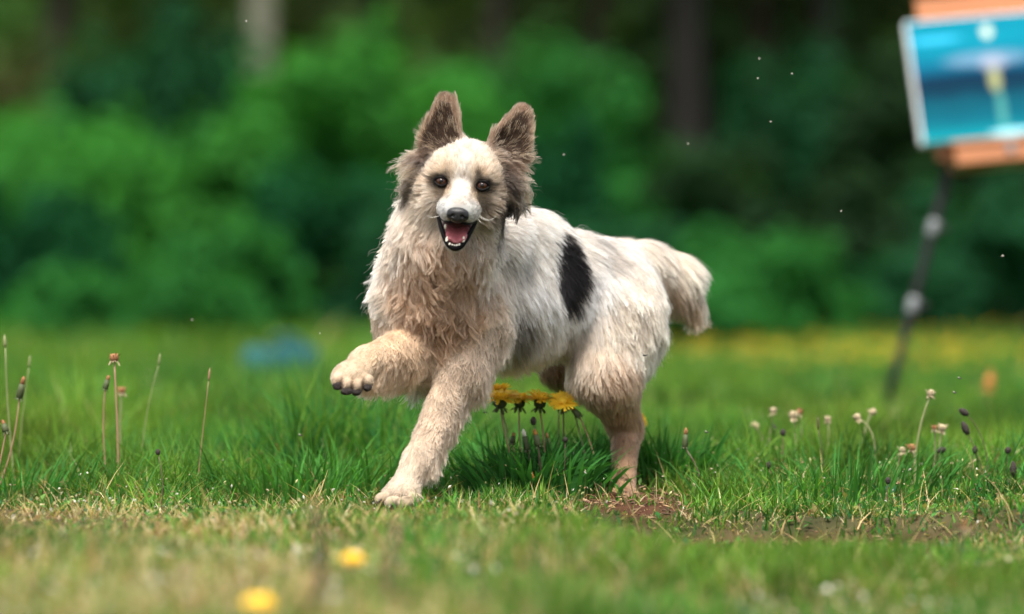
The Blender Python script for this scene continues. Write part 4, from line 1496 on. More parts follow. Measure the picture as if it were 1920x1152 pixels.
def bud(px, py, y, label, size=0.010, length=0.026, tilt=(0, 0, 1), bx=None, bend=(0, 0, 0), stem='stem_pink', tip='wilt', group='closed dandelion buds', green='bract_dark'):
    head, base, root = plant_root('dandelion_bud', px, py, y, label, 'dandelion bud', group, bx)
    size, length = size * 0.85, length * 0.85
    tilt = (tilt[0] + random.uniform(-0.25, 0.25), tilt[1] + random.uniform(-0.2, 0.2), tilt[2])
    Rm = frame_of(tilt)
    k = lambda t: head + Rm @ np.array([0, 0, (t - 0.5) * length])
    put(root, 'stem', tube(stem_curve(base, k(0.02), bend), np.linspace(0.0017, 0.0013, 9), 7), stem)
    put(root, 'bracts', merge([tube([k(0), k(0.12), k(0.4), k(0.7)], [size * 0.35, size * 0.55, size * 0.52, size * 0.42], 10), petals(k(0.08), Rm, size * 0.3, size * 0.9, 8, -0.7, size * 0.12)]), green)
    put(root, 'tip', merge([tube([k(0.68), k(0.85), k(1.0), k(1.06)], [size * 0.36, size * 0.30, size * 0.20, size * 0.05], 9), petals(k(0.75), Rm, size * 0.2, size * 0.75, 14, 1.25, size * 0.06, 0.4)]), tip)
    return root


def spent(px, py, y, label, size=0.0085, tilt=(0, 0, 1), bx=None, bend=(0, 0, 0), stem='stem_green', head_mat='pale_head', group='spent dandelion heads', thick=1.0):
    head, base, root = plant_root('spent_dandelion', px, py, y, label, 'seed head', group, bx)
    Rm = frame_of(tilt)
    put(root, 'stem', tube(stem_curve(base, head, bend), np.linspace(0.0022, 0.0016, 9) * thick, 7), stem)
    b = ball(head + Rm @ np.array([0, 0, size * 0.15]), (size * 0.55, size * 0.55, size * 0.5), 12, 8, Rm)
    fl = petals(head, Rm, size * 0.3, size * 0.85, 11, -0.9, size * 0.10, 0.35)
    f2 = petals(head + Rm @ np.array([0, 0, size * 0.2]), Rm, size * 0.2, size * 0.95, 14, 0.65, size * 0.07, 0.3)
    put(root, 'seed_base', merge([b, f2]), head_mat)
    put(root, 'bracts', fl, 'pale_head')
    return root


def plantain(px, py, y, label, size=0.006, length=0.018, tilt=(0, 0, 1), bx=None, bend=(0, 0, 0), fluffy=False):
    head, base, root = plant_root('plantain', px, py, y, label, 'plantain', 'dark plantain heads', bx)
    Rm = frame_of(tilt)
    put(root, 'stem', tube(stem_curve(base, head, bend), np.linspace(0.0013, 0.0009, 9), 6), 'stem_dark')
    ts = np.linspace(0, 1, 8)
    rd = size * (0.35 + 0.65 * np.sin(np.clip(ts * 0.9 + 0.1, 0, 1) * math.pi)) * np.where(ts == 1, 0.3, 1)
    rd = rd * (1 + 0.12 * np.cos(np.arange(8) * math.pi))
    put(root, 'flower_spike', tube([head + Rm @ np.array([0, 0, (t - 0.2) * length]) for t in ts], rd, 9), 'plantain')
    return root


# the bunch between the legs
open_dandelion(934, 733, 0.16, 'open yellow dandelion highest at the left of the bunch behind the front leg', 0.033, (0.05, 0.1, 1), 965, stem='stem_green')
open_dandelion(938, 746, 0.10, 'wide yellow dandelion just below the leftmost one of the bunch', 0.036, (0.0, -0.15, 1), 985)
open_dandelion(975, 748, 0.14, 'yellow dandelion second from the left in the bunch', 0.031, (0.12, -0.1, 1), 990)
open_dandelion(1013, 748, 0.12, 'yellow dandelion in the middle of the bunch under the belly', 0.033, (0.1, -0.1, 1), 1022)
open_dandelion(1056, 753, 0.10, 'yellow dandelion turned to the camera at the right of the bunch', 0.026, (-0.1, -0.6, 0.8), 1082, stem='stem_dark')
open_dandelion(1072, 744, 0.15, 'yellow dandelion nearest the hind leg at the right end of the bunch', 0.017, (0.4, 0.0, 0.9), 1110, (0, 0, 0.01), stem='stem_green')
open_dandelion(1050, 727, 0.30, 'small yellow dandelion just under the belly above the bunch', 0.013, (0, 0, 1), 1052, stem='stem_green')
open_dandelion(1036, 886, 0.06, 'yellow dandelion hanging sideways low under the belly', 0.024, (-1, -0.25, 0.1), 1138, (0.0, 0, 0.035), stem='stem_green')
open_dandelion(1205, 788, 0.34, 'orange yellow dandelion half hidden behind the hind leg', 0.015, (0.9, -0.2, 0.3), 1190, stem='stem_green')
bud(1078, 772, 0.10, 'brownish dandelion bud leaning beside the bunch towards the hind leg', 0.013, 0.030, (-0.55, 0, 0.8), 1130, (0, 0, 0), tip='rust')
bud(985, 826, 0.05, 'closed dandelion bud with white tip below the bunch', 0.013, 0.044, (0, 0, 1), 985, tip='fluff', stem='stem_dark')
bud(1006, 822, 0.04, 'closed dandelion bud with orange brown tip right of the white tipped one', 0.014, 0.036, (0, 0, 1), 1016, tip='rust', stem='stem_dark')
bud(1027, 828, 0.06, 'thin closed dandelion bud nearest the hind leg below the bunch', 0.010, 0.034, (0.1, 0, 1), 1022, tip='wilt', stem='stem_dark')
bud(962, 822, 0.12, 'small rusty bud low behind the front leg', 0.012, 0.022, (0.2, 0, 1), 964, tip='wilt')
bud(1000, 902, 0.00, 'rusty orange wilted dandelion low in the bare soil under the belly', 0.017, 0.030, (-0.2, -0.3, 1), 1004, tip='rust', stem='stem_dark')
bud(1085, 884, 0.03, 'small brown wilted bud beside the hanging dandelion', 0.012, 0.020, (0, 0, -1), 1080, tip='wilt', stem='stem_dark')
plantain(1000, 794, 0.04, 'dark plantain head above the orange brown bud', 0.0055, 0.015, (0, 0, 1), 1004)
plantain(1060, 828, 0.02, 'small round dark plantain head under the belly', 0.0050, 0.010, (0, 0, 1), 1064)
bud(1285, 822, 0.10, 'upright dandelion bud with red tip on a bent stem right of the hind leg', 0.012, 0.040, (-0.05, 0, 1), 1212, (0.10, 0, -0.055), tip='wilt', stem='stem_dark')
# left edge
bud(40, 728, 0.15, 'green dandelion bud with pinkish tip near the left edge', 0.015, 0.046, (0.05, 0, 1), -20, (0.03, 0, -0.01), tip='wilt')
bud(8, 800, 0.05, 'dark wilted bud lowest at the left edge', 0.014, 0.026, (-0.3, 0, 1), -20, tip='wilt')
spent(214, 674, 0.15, 'tallest spent dandelion with brown head on a pink stem at the left', 0.016, (0, 0, 1), 223, stem='stem_pink', head_mat='wilt')
bud(200, 718, 0.18, 'shorter dandelion bud just left of the tallest stem', 0.012, 0.030, (0.05, 0, 1), 208, tip='wilt')
spent(228, 735, 0.60, 'blurred pale spent head right behind the tallest left stem', 0.014, (0, 0, 1), 232, head_mat='wilt')
# right side
R_SP = [(1450, 772, 0.62, 'pale spent dandelion leftmost of the row right of the dog', 0.013, (0, 0, 1), 1440, (0, 0, 0)),
        (1488, 782, 0.55, 'large pale spent dandelion second in the row right of the dog', 0.017, (0, 0, 1), 1485, (0, 0, 0)),
        (1499, 774, 0.60, 'narrow brownish spent head touching the large pale one', 0.012, (0.3, 0, 1), 1492, (0, 0, 0)),
        (1552, 788, 0.58, 'pale spent dandelion standing alone in the middle of the right row', 0.012, (0, 0, 1), 1548, (0, 0, 0)),
        (1608, 784, 0.45, 'pale spent dandelion on an arched pale stem', 0.013, (-0.5, 0, 0.9), 1636, (0.035, 0, 0.045)),
        (1636, 773, 0.65, 'small spent head nodding right of the arched stem', 0.012, (0.8, 0, 0.3), 1600, (0, 0, 0.06)),
        (1745, 740, 0.30, 'tallest pale spent dandelion at the right on a long slanting stem', 0.014, (0.1, 0, 1), 1716, (-0.01, 0, 0.0)),
        (1752, 804, 0.35, 'small brown spent head left of the wide pale one', 0.010, (0, 0, 1), 1742, (0, 0, 0)),
        (1766, 805, 0.38, 'wide pale spent dandelion below the tallest right one', 0.014, (0.2, -0.2, 1), 1768, (0, 0, 0)),
        (1692, 846, 0.25, 'pale spent head low in the grass', 0.012, (0, 0, 1), 1692, (0, 0, 0)),
        (1709, 842, 0.25, 'brownish spent head low in the grass beside the pale one', 0.014, (0, 0, 1), 1710, (0, 0, 0)),
        (1415, 798, 0.75, 'blurred spent head bending left at the start of the right row', 0.012, (-0.8, 0, 0.4), 1440, (0, 0, 0.03))]
for px, py, y, lab, sz, tl, bx, bd in R_SP:
    spent(px, py, y, lab, sz, tl, bx, bd, stem='stem_green', head_mat='pale_head' if 'brown' not in lab else 'wilt')
R_PL = [(1812, 776, 0.25, 'dark plantain nodding on the longest curved dark stem at the right', 0.0065, 0.020, (-0.8, 0, 0.5), 1850, (0.035, 0, 0.02)),
        (1813, 810, 0.22, 'dark plantain on a straight slanting stem below the curved one', 0.0068, 0.026, (-0.45, 0, 1), 1846, (0, 0, 0)),
        (1468, 815, 0.40, 'round black plantain head in the row of spent dandelions', 0.0060, 0.013, (0, 0, 1), 1470, (0, 0, 0)),
        (1440, 876, 0.10, 'small black plantain head low at the left of the right row', 0.0055, 0.013, (0.3, 0, 1), 1428, (0, 0, 0)),
        (1890, 848, 0.15, 'round dark plantain head near the right edge', 0.0062, 0.012, (0, 0, 1), 1898, (0, 0, 0)),
        (1900, 890, 0.02, 'brown plantain spike lowest at the right edge', 0.0065, 0.030, (0, 0, 1), 1901, (0, 0, 0)),
        (1760, 846, 0.25, 'dark plantain head lying over in the grass under the spent heads', 0.0062, 0.018, (0.9, 0, 0.3), 1748, (0, 0, 0.01)),
        (1828, 848, 0.18, 'small dark plantain head at the foot of the slanting stem', 0.0052, 0.014, (0, 0, 1), 1830, (0, 0, 0)),
        (1452, 808, 0.66, 'blurred dark plantain behind the leftmost spent head', 0.0065, 0.020, (-0.5, 0, 1), 1436, (0, 0, 0)),
        (296, 851, -0.30, 'tiny dark plantain head in the dry grass at the left', 0.0045, 0.010, (0, 0, 1), 298, (0, 0, 0)),
        (1665, 905, -0.15, 'tiny brown plantain head above the bare soil at the right', 0.0050, 0.012, (0, 0, 1), 1674, (0, 0, 0))]
for px, py, y, lab, sz, ln, tl, bx, bd in R_PL:
    plantain(px, py, y, lab, sz, ln, tl, bx, bd)
# out of focus in front
open_dandelion(484, 1132, -2.62, 'blurred yellow dandelion at the bottom edge of the picture', 0.0185, (0, -0.25, 1), 486, stem='stem_green')
open_dandelion(661, 1048, -2.20, 'blurred smaller yellow dandelion above the bottom one', 0.0150, (0.1, -0.2, 1), 668, stem='stem_green')
spent(588, 950, -2.55, 'blurred tall brown stalk in front, left of the planted paw', 0.011, (0, 0, 1), 592, stem='stem_dark', head_mat='wilt', thick=3.0, group='blurred stalks in front')
spent(748, 975, -2.5, 'blurred brown stalk in front of the planted paw', 0.009, (0.2, 0, 1), 735, stem='stem_dark', head_mat='wilt', thick=2.6, group='blurred stalks in front')
spent(1810, 990, -1.5, 'blurred dark stalk in front at the right', 0.010, (0, 0, 1), 1790, stem='stem_dark', head_mat='wilt', group='blurred stalks in front')


# grasses with thin seed stalks
def stalk(px, py, y, bx, label, mat='stem_pink', r=0.0011):
    head, base, root = plant_root('grass_stalk', px, py, y, label, 'grass stalk', 'tall thin grass stalks', bx)
    put(root, 'stem', tube(stem_curve(base, head, (0, 0, 0.01)), np.linspace(r, r * 0.6, 9), 6), mat)
    d = nrm(head - base)
    put(root, 'ear', tube([head + d * t for t in (0, 0.006, 0.016, 0.024)], [r * 0.8, r * 2.0, r * 1.6, r * 0.3], 6), mat)


stalk(391, 715, 0.10, 366, 'reddish grass stalk standing alone left of the raised paw')
stalk(297, 686, 0.45, 262, 'pale thin grass stalk leaning right of the tall pink stems', 'stem_green')
stalk(10, 652, 0.35, 32, 'pale grass stalk highest at the left edge', 'stem_green', 0.0018)
stalk(54, 690, 0.50, 30, 'blurred grass stalk leaning right at the left edge', 'stem_green')
stalk(1534, 806, 0.20, 1536, 'upright reddish stalk in the grass right of the dog', 'stem_dark')


# thick tussocks by the hind leg, leaf by leaf
def tussock(px, y, n, label, hgt=0.12, wid=0.005, spread=0.05, col=(0.030, 0.115, 0.020)):
    x = W(px, 900, y)[0]
    root = empty('grass_tuft', (x, y, gz1(x, y)), label, 'grass tuft', 'thick grass tufts')
    ax = x + rng.normal(0, spread, n)
    ay = y + rng.normal(0, spread * 0.7, n)
    out = np.arctan2(ay - y, ax - x) + rng.normal(0, 0.4, n)
    V, F, C = blades(ax, ay, hgt * rng.uniform(0.55, 1.1, n), wid * rng.uniform(0.6, 1.4, n), np.abs(rng.normal(0.25, 0.2, n)), out, rng.uniform(0.2, 1.0, n), np.array(col) * rng.uniform(0.6, 1.5, (n, 1)), 3)
    V = V - np.array(root.location)
    o = np_mesh('blades', V, F, M['grass'], root, C, False)
    tag(o, kind='stuff')


tussock(1240, 0.34, 520, 'dark green grass tuft right of the hind leg', 0.14, 0.0055, 0.055)
tussock(1110, 0.40, 420, 'dark green grass tuft behind the hind leg under the belly', 0.145, 0.0055, 0.050)
tussock(620, 0.22, 300, 'thick bright green grass tuft behind the planted paw', 0.150, 0.0042, 0.12, (0.050, 0.165, 0.028))
tussock(545, 0.10, 220, 'green grass tuft left of the planted paw', 0.12, 0.0042, 0.10, (0.045, 0.155, 0.028))
tussock(1590, 0.10, 320, 'upright green grass tuft under the row of spent dandelions', 0.125, 0.0040, 0.14, (0.042, 0.150, 0.028))
tussock(30, 0.10, 220, 'green grass tuft at the left edge', 0.12, 0.0042, 0.10, (0.040, 0.145, 0.028))
tussock(1000, 0.03, 260, 'broad green leaves at the foot of the dandelion bunch', 0.110, 0.010, 0.055, (0.034, 0.13, 0.026))
tussock(1055, 0.10, 180, 'dark broad leaves between the bunch and the hind leg', 0.105, 0.010, 0.040, (0.022, 0.095, 0.020))
tussock(960, 0.25, 380, 'light green grass tuft behind the dandelion bunch', 0.14, 0.0045, 0.08, (0.04, 0.15, 0.03))


# tiny pale pods and florets in the turf
n = 7000
y = np.where(rng.uniform(0, 1, n) < 0.6, rng.uniform(-2.7, -0.7, n), rng.uniform(-0.9, 0.9, n))
x = rng.uniform(-1, 1, n) * (0.3 + (7 + y) * 0.15)
dn = n2(x, y, 3.0, 51) + 0.5 * n2(x, y, 10, 52)
ok = rng.uniform(0, 1, n) < smooth(0.65, 1.1, dn)
x, y = x[ok], y[ok]
n = len(x)
z = ground_h(x, y) + rng.uniform(0.015, 0.075, n) * (0.5 + 0.5 * smooth(-0.5, 0.3, y))
c0 = np.stack([x, y, z], 1)
sz = rng.uniform(0.0012, 0.0032, n) * (1 + 0.7 * smooth(-0.6, -1.3, y))
axd = nrm(rng.normal(0, 1, (n, 3)) + np.array([0, 0, 0.6]))
A = nrm(np.cross(axd, rng.normal(0, 1, (n, 3))))
B = np.cross(axd, A)
s3 = sz[:, None]
V = np.stack([c0 - axd * s3 * 1.5, c0 + A * s3 * 0.7, c0 + B * s3 * 0.7, c0 - A * s3 * 0.7, c0 - B * s3 * 0.7, c0 + axd * s3 * 1.5], 1).reshape(-1, 3)
tri = np.array([(0, 2, 1), (0, 3, 2), (0, 4, 3), (0, 1, 4), (5, 1, 2), (5, 2, 3), (5, 3, 4), (5, 4, 1)])
F1 = (np.arange(n)[:, None, None] * 6 + tri[None]).reshape(-1, 3)
pal = np.array([[0.55, 0.53, 0.44], [0.36, 0.34, 0.14], [0.28, 0.30, 0.10], [0.40, 0.34, 0.20], [0.26, 0.15, 0.07]])
C1 = np.repeat(pal[rng.integers(0, 5, n)] * rng.uniform(0.6, 1.15, (n, 1)), 6, 0)
gzv = ground_h(x, y) - 0.003
bx, by = x + rng.normal(0, 0.008, n), y + rng.normal(0, 0.008, n)
V2 = np.stack([np.stack([bx - 0.0006, by, gzv], 1), np.stack([bx + 0.0006, by, gzv], 1), c0], 1).reshape(-1, 3)
F2 = np.arange(n * 3).reshape(-1, 3) + len(V)
C2 = np.repeat(np.array([[0.16, 0.19, 0.06]]), n * 3, 0)
o = np_mesh('chickweed', np.concatenate([V, V2]), np.concatenate([F1, F2]), mat_tint('pale_pods', 0.25, 0.5, 0.4, (1.1, 1.1, 1.0)), col=np.concatenate([C1, C2]), smooth_shade=False)
tag(o, 'tiny pale pods and white florets scattered through the turf', 'ground cover', kind='stuff')

# crumbs of soil, dead stems and leaf bits on the bare spots
n = 9000
y = rng.uniform(-1.6, 0.4, n)
x = rng.uniform(-1, 1, n) * (0.2 + (7 + y) * 0.14)
ok = rng.uniform(0, 1, n) < bare_mask(x, y) + 0.06
x, y = x[ok], y[ok]
n = len(x)
c0 = np.stack([x, y, ground_h(x, y) + rng.uniform(0.0, 0.012, n)], 1)
axd = nrm(rng.normal(0, 1, (n, 3)) * np.array([1, 1, 0.25]))
A = nrm(np.cross(axd, [0, 0, 1]))
B = np.cross(axd, A)
ln = rng.uniform(0.002, 0.012, n)[:, None]
wd_ = rng.uniform(0.0008, 0.0026, n)[:, None]
V = np.stack([c0 - axd * ln, c0 + A * wd_, c0 + B * wd_, c0 - A * wd_, c0 - B * wd_, c0 + axd * ln], 1).reshape(-1, 3)
F1 = (np.arange(n)[:, None, None] * 6 + tri[None]).reshape(-1, 3)
pal = np.array([[0.16, 0.09, 0.05], [0.26, 0.17, 0.09], [0.10, 0.06, 0.04], [0.24, 0.16, 0.10], [0.06, 0.035, 0.025]])
C1 = np.repeat(pal[rng.integers(0, 5, n)] * rng.uniform(0.6, 1.3, (n, 1)), 6, 0)
o = np_mesh('plant_litter', V, F1, mat_tint('litter', 0.0, 0.9, 0.1), col=C1, smooth_shade=False)
tag(o, 'brown crumbs of soil and dead stems on the bare spots', 'litter', kind='stuff')

# far dandelions, a yellow haze of dots in the field
n = 3000
y = rng.uniform(9.5, 24, n)
x = rng.uniform(-1, 1, n) * (0.5 + (7 + y) * 0.16)
dn = n2(x, y, 0.35, 56) + 0.25 * smooth(-0.5, 2.0, x)
ok = rng.uniform(0, 1, n) < smooth(0.6, 1.0, dn)
x, y = x[ok], y[ok]
VV, FF = [], []
for a_, b_ in zip(x, y):
    h_ = random.uniform(0.08, 0.15)
    r_ = random.uniform(0.006, 0.011)
    g_ = gz1(a_, b_)
    k = len(VV)
    VV.append((a_, b_, g_ + h_ + r_ * 0.35))
    for j in range(7):
        t_ = j * 2 * math.pi / 7
        VV.append((a_ + r_ * math.cos(t_), b_ + r_ * math.sin(t_), g_ + h_ + random.uniform(-0.2, 0.2) * r_))
    VV.append((a_, b_, g_ + h_ - r_ * 0.6))
    FF += [(k, k + 1 + j, k + 1 + (j + 1) % 7) for j in range(7)]
    FF += [(k + 8, k + 1 + (j + 1) % 7, k + 1 + j) for j in range(7)]
o = py_mesh('distant_dandelions', VV, FF, M['petal'], None, False)
tag(o, 'yellow dots of countless dandelions blurred in the field behind', 'dandelions', kind='stuff')
bud(1856, 712, 4.0, 'large blurred orange flower below the easel at the right', 0.030, 0.06, (0, 0, 1), 1856, tip='rust', green='rust', group='blurred flowers far behind')

# ------------------------------------------------------------------ easel with painting
M['wood'] = mat_p('orange_wood', (0.34, 0.125, 0.045), 0.5, 0.35, 8, spec=0.4)
M['black_metal'] = mat_p('black_metal', (0.010, 0.010, 0.011), 0.65, 0.2, 60, spec=0.2)
M['silver'] = mat_p('bright_metal', (0.16, 0.17, 0.175), 0.45, 0.2, 60, metal=0.3)
M['canvas_edge'] = mat_p('white_canvas_edge', (0.75, 0.76, 0.75), 0.8, 0.15, 60)
EY = 4.8
ES = 0.83                                               # a small field easel
ex, ezz = 0, 0
base = W(1895, 735, EY + 0.15)
easel = empty('easel', (base[0], EY + 0.15, gz1(base[0], EY)), 'wooden box easel on black tripod legs at the right edge', 'easel')
tiltm = np.array(Matrix.Rotation(R(-5.5), 3, 'Y') @ Matrix.Rotation(R(6), 3, 'Z') @ Matrix.Rotation(R(-12), 3, 'X'))
pc = W(1890, 143, EY)
pw, ph = 0.70 * ES, 0.455 * ES


def ebox(name, cx, cz, cy, sx, sz_, sy, mat, parent, bev=0.004):
    v, f = box((0, 0, 0), (sx, sy, sz_), bev)
    v = [tiltm @ ((p + np.array([cx, cy, cz])) * ES) + pc for p in v]
    o_ = np.array(parent.location) if parent.parent is None else np.zeros(3)
    if parent.parent is not None:
        o_ = np.array(parent.parent.location)
    return py_mesh(name, [p - o_ for p in v], f, M[mat], parent, False)


lid = ebox('lid', 0.02, 0.02, 0.035, 0.62, 0.60, 0.02, 'wood', easel)
ebox('mast', 0.03, 0.15, 0.060, 0.05, 0.70, 0.02, 'wood', easel)
drawer = ebox('drawer_box', 0.06, -0.275, 0.02, 0.60, 0.085, 0.13, 'wood', easel)
ebox('ledge', 0.06, -0.243, -0.02, 0.62, 0.018, 0.07, 'wood', easel)
for cx in (-0.04, 0.20):
    ebox('clasp', cx, -0.268, -0.050, 0.030, 0.050, 0.010, 'silver', drawer)
ebox('hinge', -0.225, -0.305, -0.01, 0.03, 0.03, 0.06, 'silver', drawer)


def leg(top, foot, joints):
    pts = [top + (foot - top) * t for t in np.linspace(0, 1, 6)]
    v, f = tube(local(easel, pts), np.linspace(0.019, 0.014, 6) * ES, 10)
    lg = py_mesh('leg', v, f, M['black_metal'], easel)
    for t in joints:
        c = top + (foot - top) * t
        d = nrm(foot - top)
        v, f = tube(local(easel, [c - d * 0.026, c - d * 0.018, c + d * 0.018, c + d * 0.026]), np.array([0.019, 0.0225, 0.0225, 0.019]) * ES, 10)
        py_mesh('leg_joint', v, f, M['silver'], lg)
        v, f = box(c + np.array([0.03, -0.01, 0]), (0.03, 0.014, 0.02), 0.003)
        py_mesh('lever', local(easel, v), f, M['black_metal'], lg)


def foot_at(x, y):
    return np.array([x, y, gz1(x, y)])


t0 = W(1778, 318, EY + 0.02)
leg(t0, foot_at(W(1652, 790, EY)[0], EY - 0.05), (0.235, 0.545))
t1 = t0 + np.array([0.66, 0.0, 0.06])
leg(t1, foot_at(t1[0] + 0.22, EY - 0.05), (0.255, 0.61))
t2 = t0 + np.array([0.36, 0.09, 0.02])
leg(t2, foot_at(t2[0] + 0.12, EY + 0.62), (0.255, 0.61))

# the painting: a stretched canvas that rests on the easel's ledge
m, t, out = new_mat('painted_sea')
b = t.nodes.new('ShaderNodeBsdfPrincipled')
b.inputs['Roughness'].default_value = 0.75
b.inputs['Specular IOR Level'].default_value = 0.08
t.links.new(b.outputs[0], out.inputs[0])
tc = t.nodes.new('ShaderNodeTexCoord')
sp = t.nodes.new('ShaderNodeSeparateXYZ')
nz = t.nodes.new('ShaderNodeTexNoise')
nz.inputs['Scale'].default_value = 9
nz.inputs['Detail'].default_value = 5
mp = t.nodes.new('ShaderNodeMapping')
mp.inputs['Scale'].default_value = (1.0, 1.0, 4.0)
t.links.new(tc.outputs['Object'], mp.inputs['Vector'])
t.links.new(mp.outputs[0], nz.inputs['Vector'])
t.links.new(tc.outputs['Object'], sp.inputs[0])


def math_node(op, a_, b_=None, c_=None):
    nd = t.nodes.new('ShaderNodeMath')
    nd.operation = op
    for i, v in enumerate((a_, b_, c_)):
        if v is None:
            continue
        if isinstance(v, (int, float)):
            nd.inputs[i].default_value = v
        else:
            t.links.new(v, nd.inputs[i])
    return nd.outputs[0]


zz = math_node('ADD', math_node('DIVIDE', sp.outputs['Z'], ph), 0.5)
zj = math_node('ADD', zz, math_node('MULTIPLY', math_node('SUBTRACT', nz.outputs['Fac'], 0.5), 0.10))
rp = t.nodes.new('ShaderNodeValToRGB')
cr = rp.color_ramp
stops = [(0.0, (0.02, 0.50, 0.54)), (0.08, (0.02, 0.42, 0.47)), (0.15, (0.01, 0.33, 0.39)), (0.32, (0.005, 0.27, 0.33)), (0.42, (0.004, 0.17, 0.24)), (0.52, (0.004, 0.16, 0.24)),
         (0.56, (0.01, 0.28, 0.38)), (0.66, (0.01, 0.38, 0.47)), (0.80, (0.01, 0.45, 0.53)), (1.0, (0.01, 0.42, 0.50))]
while len(cr.elements) < len(stops):
    cr.elements.new(0.5)
for e_, (p_, c_) in zip(cr.elements, stops):
    e_.position = p_
    e_.color = (*c_, 1)
t.links.new(zj, rp.inputs[0])


def spot(cx, cz, rx, rz, colr, amt, src):
    dx = math_node('DIVIDE', math_node('SUBTRACT', sp.outputs['X'], cx * ES), rx * ES)
    dz = math_node('DIVIDE', math_node('SUBTRACT', sp.outputs['Z'], cz * ES), rz * ES)
    r2 = math_node('ADD', math_node('MULTIPLY', dx, dx), math_node('MULTIPLY', dz, dz))
    r2 = math_node('ADD', r2, math_node('MULTIPLY', math_node('SUBTRACT', nz.outputs['Fac'], 0.5), 0.9))
    mr = t.nodes.new('ShaderNodeMapRange')
    mr.inputs['From Min'].default_value = 1.4
    mr.inputs['From Max'].default_value = 0.4
    mr.inputs['To Max'].default_value = amt
    t.links.new(r2, mr.inputs['Value'])
    mx = t.nodes.new('ShaderNodeMix')
    mx.data_type = 'RGBA'
    t.links.new(mr.outputs[0], mx.inputs[0])
    t.links.new(src, mx.inputs[6])
    mx.inputs[7].default_value = (*colr, 1)
    return mx.outputs[2]


dk = t.nodes.new('ShaderNodeGamma')
dk.inputs[1].default_value = 2.25
t.links.new(rp.outputs[0], dk.inputs[0])
c_ = dk.outputs[0]
c_ = spot(-0.070, 0.065, 0.16, 0.028, (0.22, 0.30, 0.42), 0.40, c_)
c_ = spot(-0.055, 0.05, 0.05, 0.03, (0.40, 0.36, 0.42), 0.4, c_)
c_ = spot(-0.055, -0.015, 0.022, 0.045, (0.50, 0.50, 0.20), 0.5, c_)
c_ = spot(-0.045, -0.13, 0.016, 0.085, (0.10, 0.36, 0.30), 0.45, c_)
c_ = spot(-0.060, 0.165, 0.020, 0.024, (0.66, 0.72, 0.56), 0.75, c_)
c_ = spot(-0.250, 0.15, 0.10, 0.012, (0.05, 0.45, 0.72), 0.6, c_)
c_ = spot(-0.020, -0.21, 0.08, 0.012, (0.30, 0.62, 0.70), 0.8, c_)
t.links.new(c_, b.inputs['Base Color'])
bp = t.nodes.new('ShaderNodeBump')
bp.inputs['Strength'].default_value = 0.3
bp.inputs['Distance'].default_value = 0.004
t.links.new(nz.outputs['Fac'], bp.inputs['Height'])
t.links.new(bp.outputs[0], b.inputs['Normal'])
paint = empty('painting', pc, 'painting of a turquoise sea under a pale sun on the easel', 'painting')
paint.rotation_euler = Matrix(tiltm.tolist()).to_euler()
v, f = box((0, 0.0, 0), (pw, 0.034, ph), 0.004)
py_mesh('stretched_canvas', v, f, M['canvas_edge'], paint, False)
v, f = box((0.003, -0.0185, 0), (pw - 0.005, 0.003, ph - 0.007), 0.001)
py_mesh('painted_face', v, f, m, paint, False)

# ------------------------------------------------------------------ teal bag in the grass, far behind the lifted paw
M['teal'] = mat_p('teal_cloth', (0.003, 0.055, 0.06), 0.95, 0.35, 14, bump=0.4)
M['teal_pale'] = mat_p('pale_blue_cloth', (0.006, 0.065, 0.07), 0.95, 0.3, 14, bump=0.4)
BY = 9.0
c = W(530, 700, BY)
bag = empty('bag', (c[0], BY, gz1(c[0], BY)), 'blurred teal cloth bag lying in the grass behind the raised paw', 'bag')


def sag_ball(c, r, seed):
    v, f = ball(c, r, 24, 14)
    v = np.array(v)
    d = nrm(v - np.asarray(c))
    v = v + d * ((vnoise(v, 9, seed) - 0.5) * 0.06)[:, None]
    v[:, 2] = np.maximum(v[:, 2], 0.0)
    return v, f


v, f = sag_ball((0.02, 0, 0.09), (0.135, 0.09, 0.105), 2)
py_mesh('pouch', v, f, M['teal'], bag)
v, f = sag_ball((-0.085, -0.02, 0.08), (0.075, 0.07, 0.090), 5)
py_mesh('side_pocket', v, f, M['teal_pale'], bag)
v, f = tube(bez((-0.06, -0.02, 0.17), (0.02, -0.05, 0.26), (0.10, -0.02, 0.16), 9), 0.010, 7)
py_mesh('strap', v, f, M['teal'], bag)

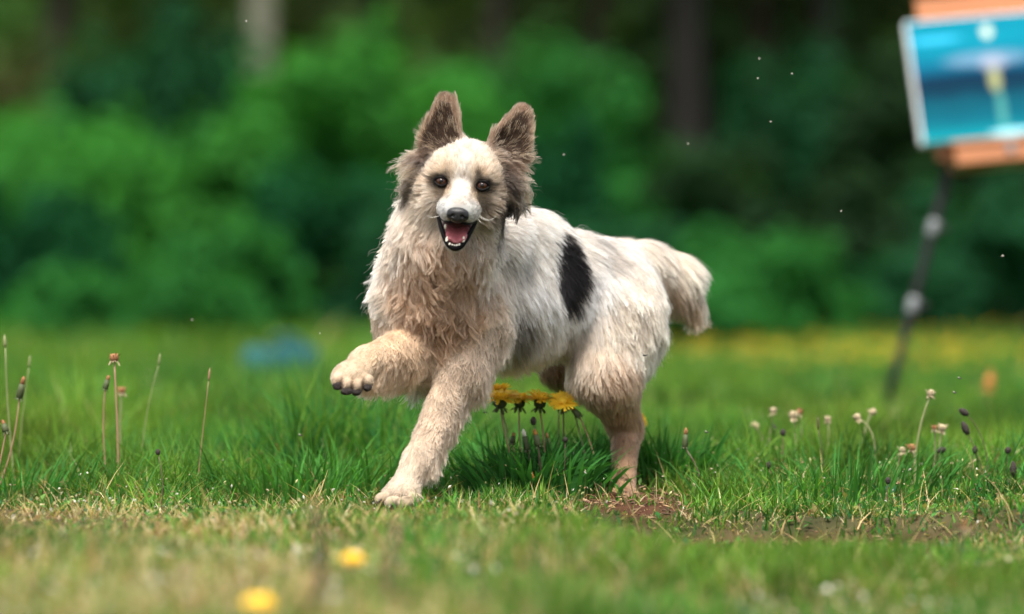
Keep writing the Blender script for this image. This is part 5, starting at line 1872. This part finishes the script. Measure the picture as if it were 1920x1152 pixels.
# ------------------------------------------------------------------ gnats and drifting fluff
M['gnat'] = mat_p('dark_insect', (0.015, 0.012, 0.010), 0.5)
M['wing'] = mat_p('pale_wing', (0.45, 0.42, 0.36), 0.4, trans=0.5)
FLY = [(909, 774, 0.02, 'dark gnat flying between the front leg and the dandelion bunch'), (1799, 710, 0.1, 'dark gnat flying highest above the right grass'), (1790, 737, 0.05, 'dark gnat just below the highest one at the right'),
       (1325, 811, 0.05, 'tiny dark gnat right of the bent dandelion bud'), (563, 817, 0.0, 'tiny dark gnat over the grass left of the planted leg'), (1208, 667, -0.02, 'tiny dark gnat on the rump of the dog')]
for px, py, y, lab in FLY:
    p = W(px, py, y)
    g = empty('gnat', p, lab, 'insect', 'gnats')
    v, f = merge([ball((0, 0, 0), (0.0030, 0.0014, 0.0013), 8, 6), ball((0.0034, 0, 0.0003), 0.0010, 8, 5)])
    py_mesh('body', v, f, M['gnat'], g)
    for s_ in (-1, 1):
        py_mesh('wing', [(0.001, 0, 0.001), (-0.001, s_ * 0.002, 0.003), (-0.0035, s_ * 0.0022, 0.0030), (-0.002, 0, 0.0012)], [(0, 1, 2, 3)], M['wing'], g)
FL = [(462, 40, 0.0, 'white speck of fluff high above the left shrubs'), (1424, 110, 0.3, 'blurred fluff speck highest right of the dog'), (1421, 147, 0.1, 'fluff speck below the highest right one'), (1485, 138, 0.1, 'fluff speck right of the highest pair'),
      (1445, 228, 0.05, 'white fluff speck level with the right ear'), (1577, 396, 0.05, 'white fluff speck left of the easel leg'), (1057, 290, 0.25, 'fluff speck beside the right ear'), (360, 600, 0.4, 'blurred fluff speck above the left grass'),
      (600, 625, 0.05, 'tiny fluff speck left of the raised leg'), (1290, 270, 0.3, 'fluff speck before the dark trunk'), (1880, 480, 0.15, 'fluff speck at the right edge')]
for px, py, y, lab in FL:
    p = W(px, py, y)
    g = empty('seed_fluff', p, lab, 'seed fluff', 'drifting seed fluff')
    parts = []
    for i in range(9):
        d = nrm(np.array([random.gauss(0, 1), random.gauss(0, 1), random.gauss(0, 1)]))
        parts.append(tube([np.zeros(3), d * 0.0019], [0.0004, 0.0003], 4))
    v, f = merge(parts)
    py_mesh('hairs', v, f, M['fluff'], g)
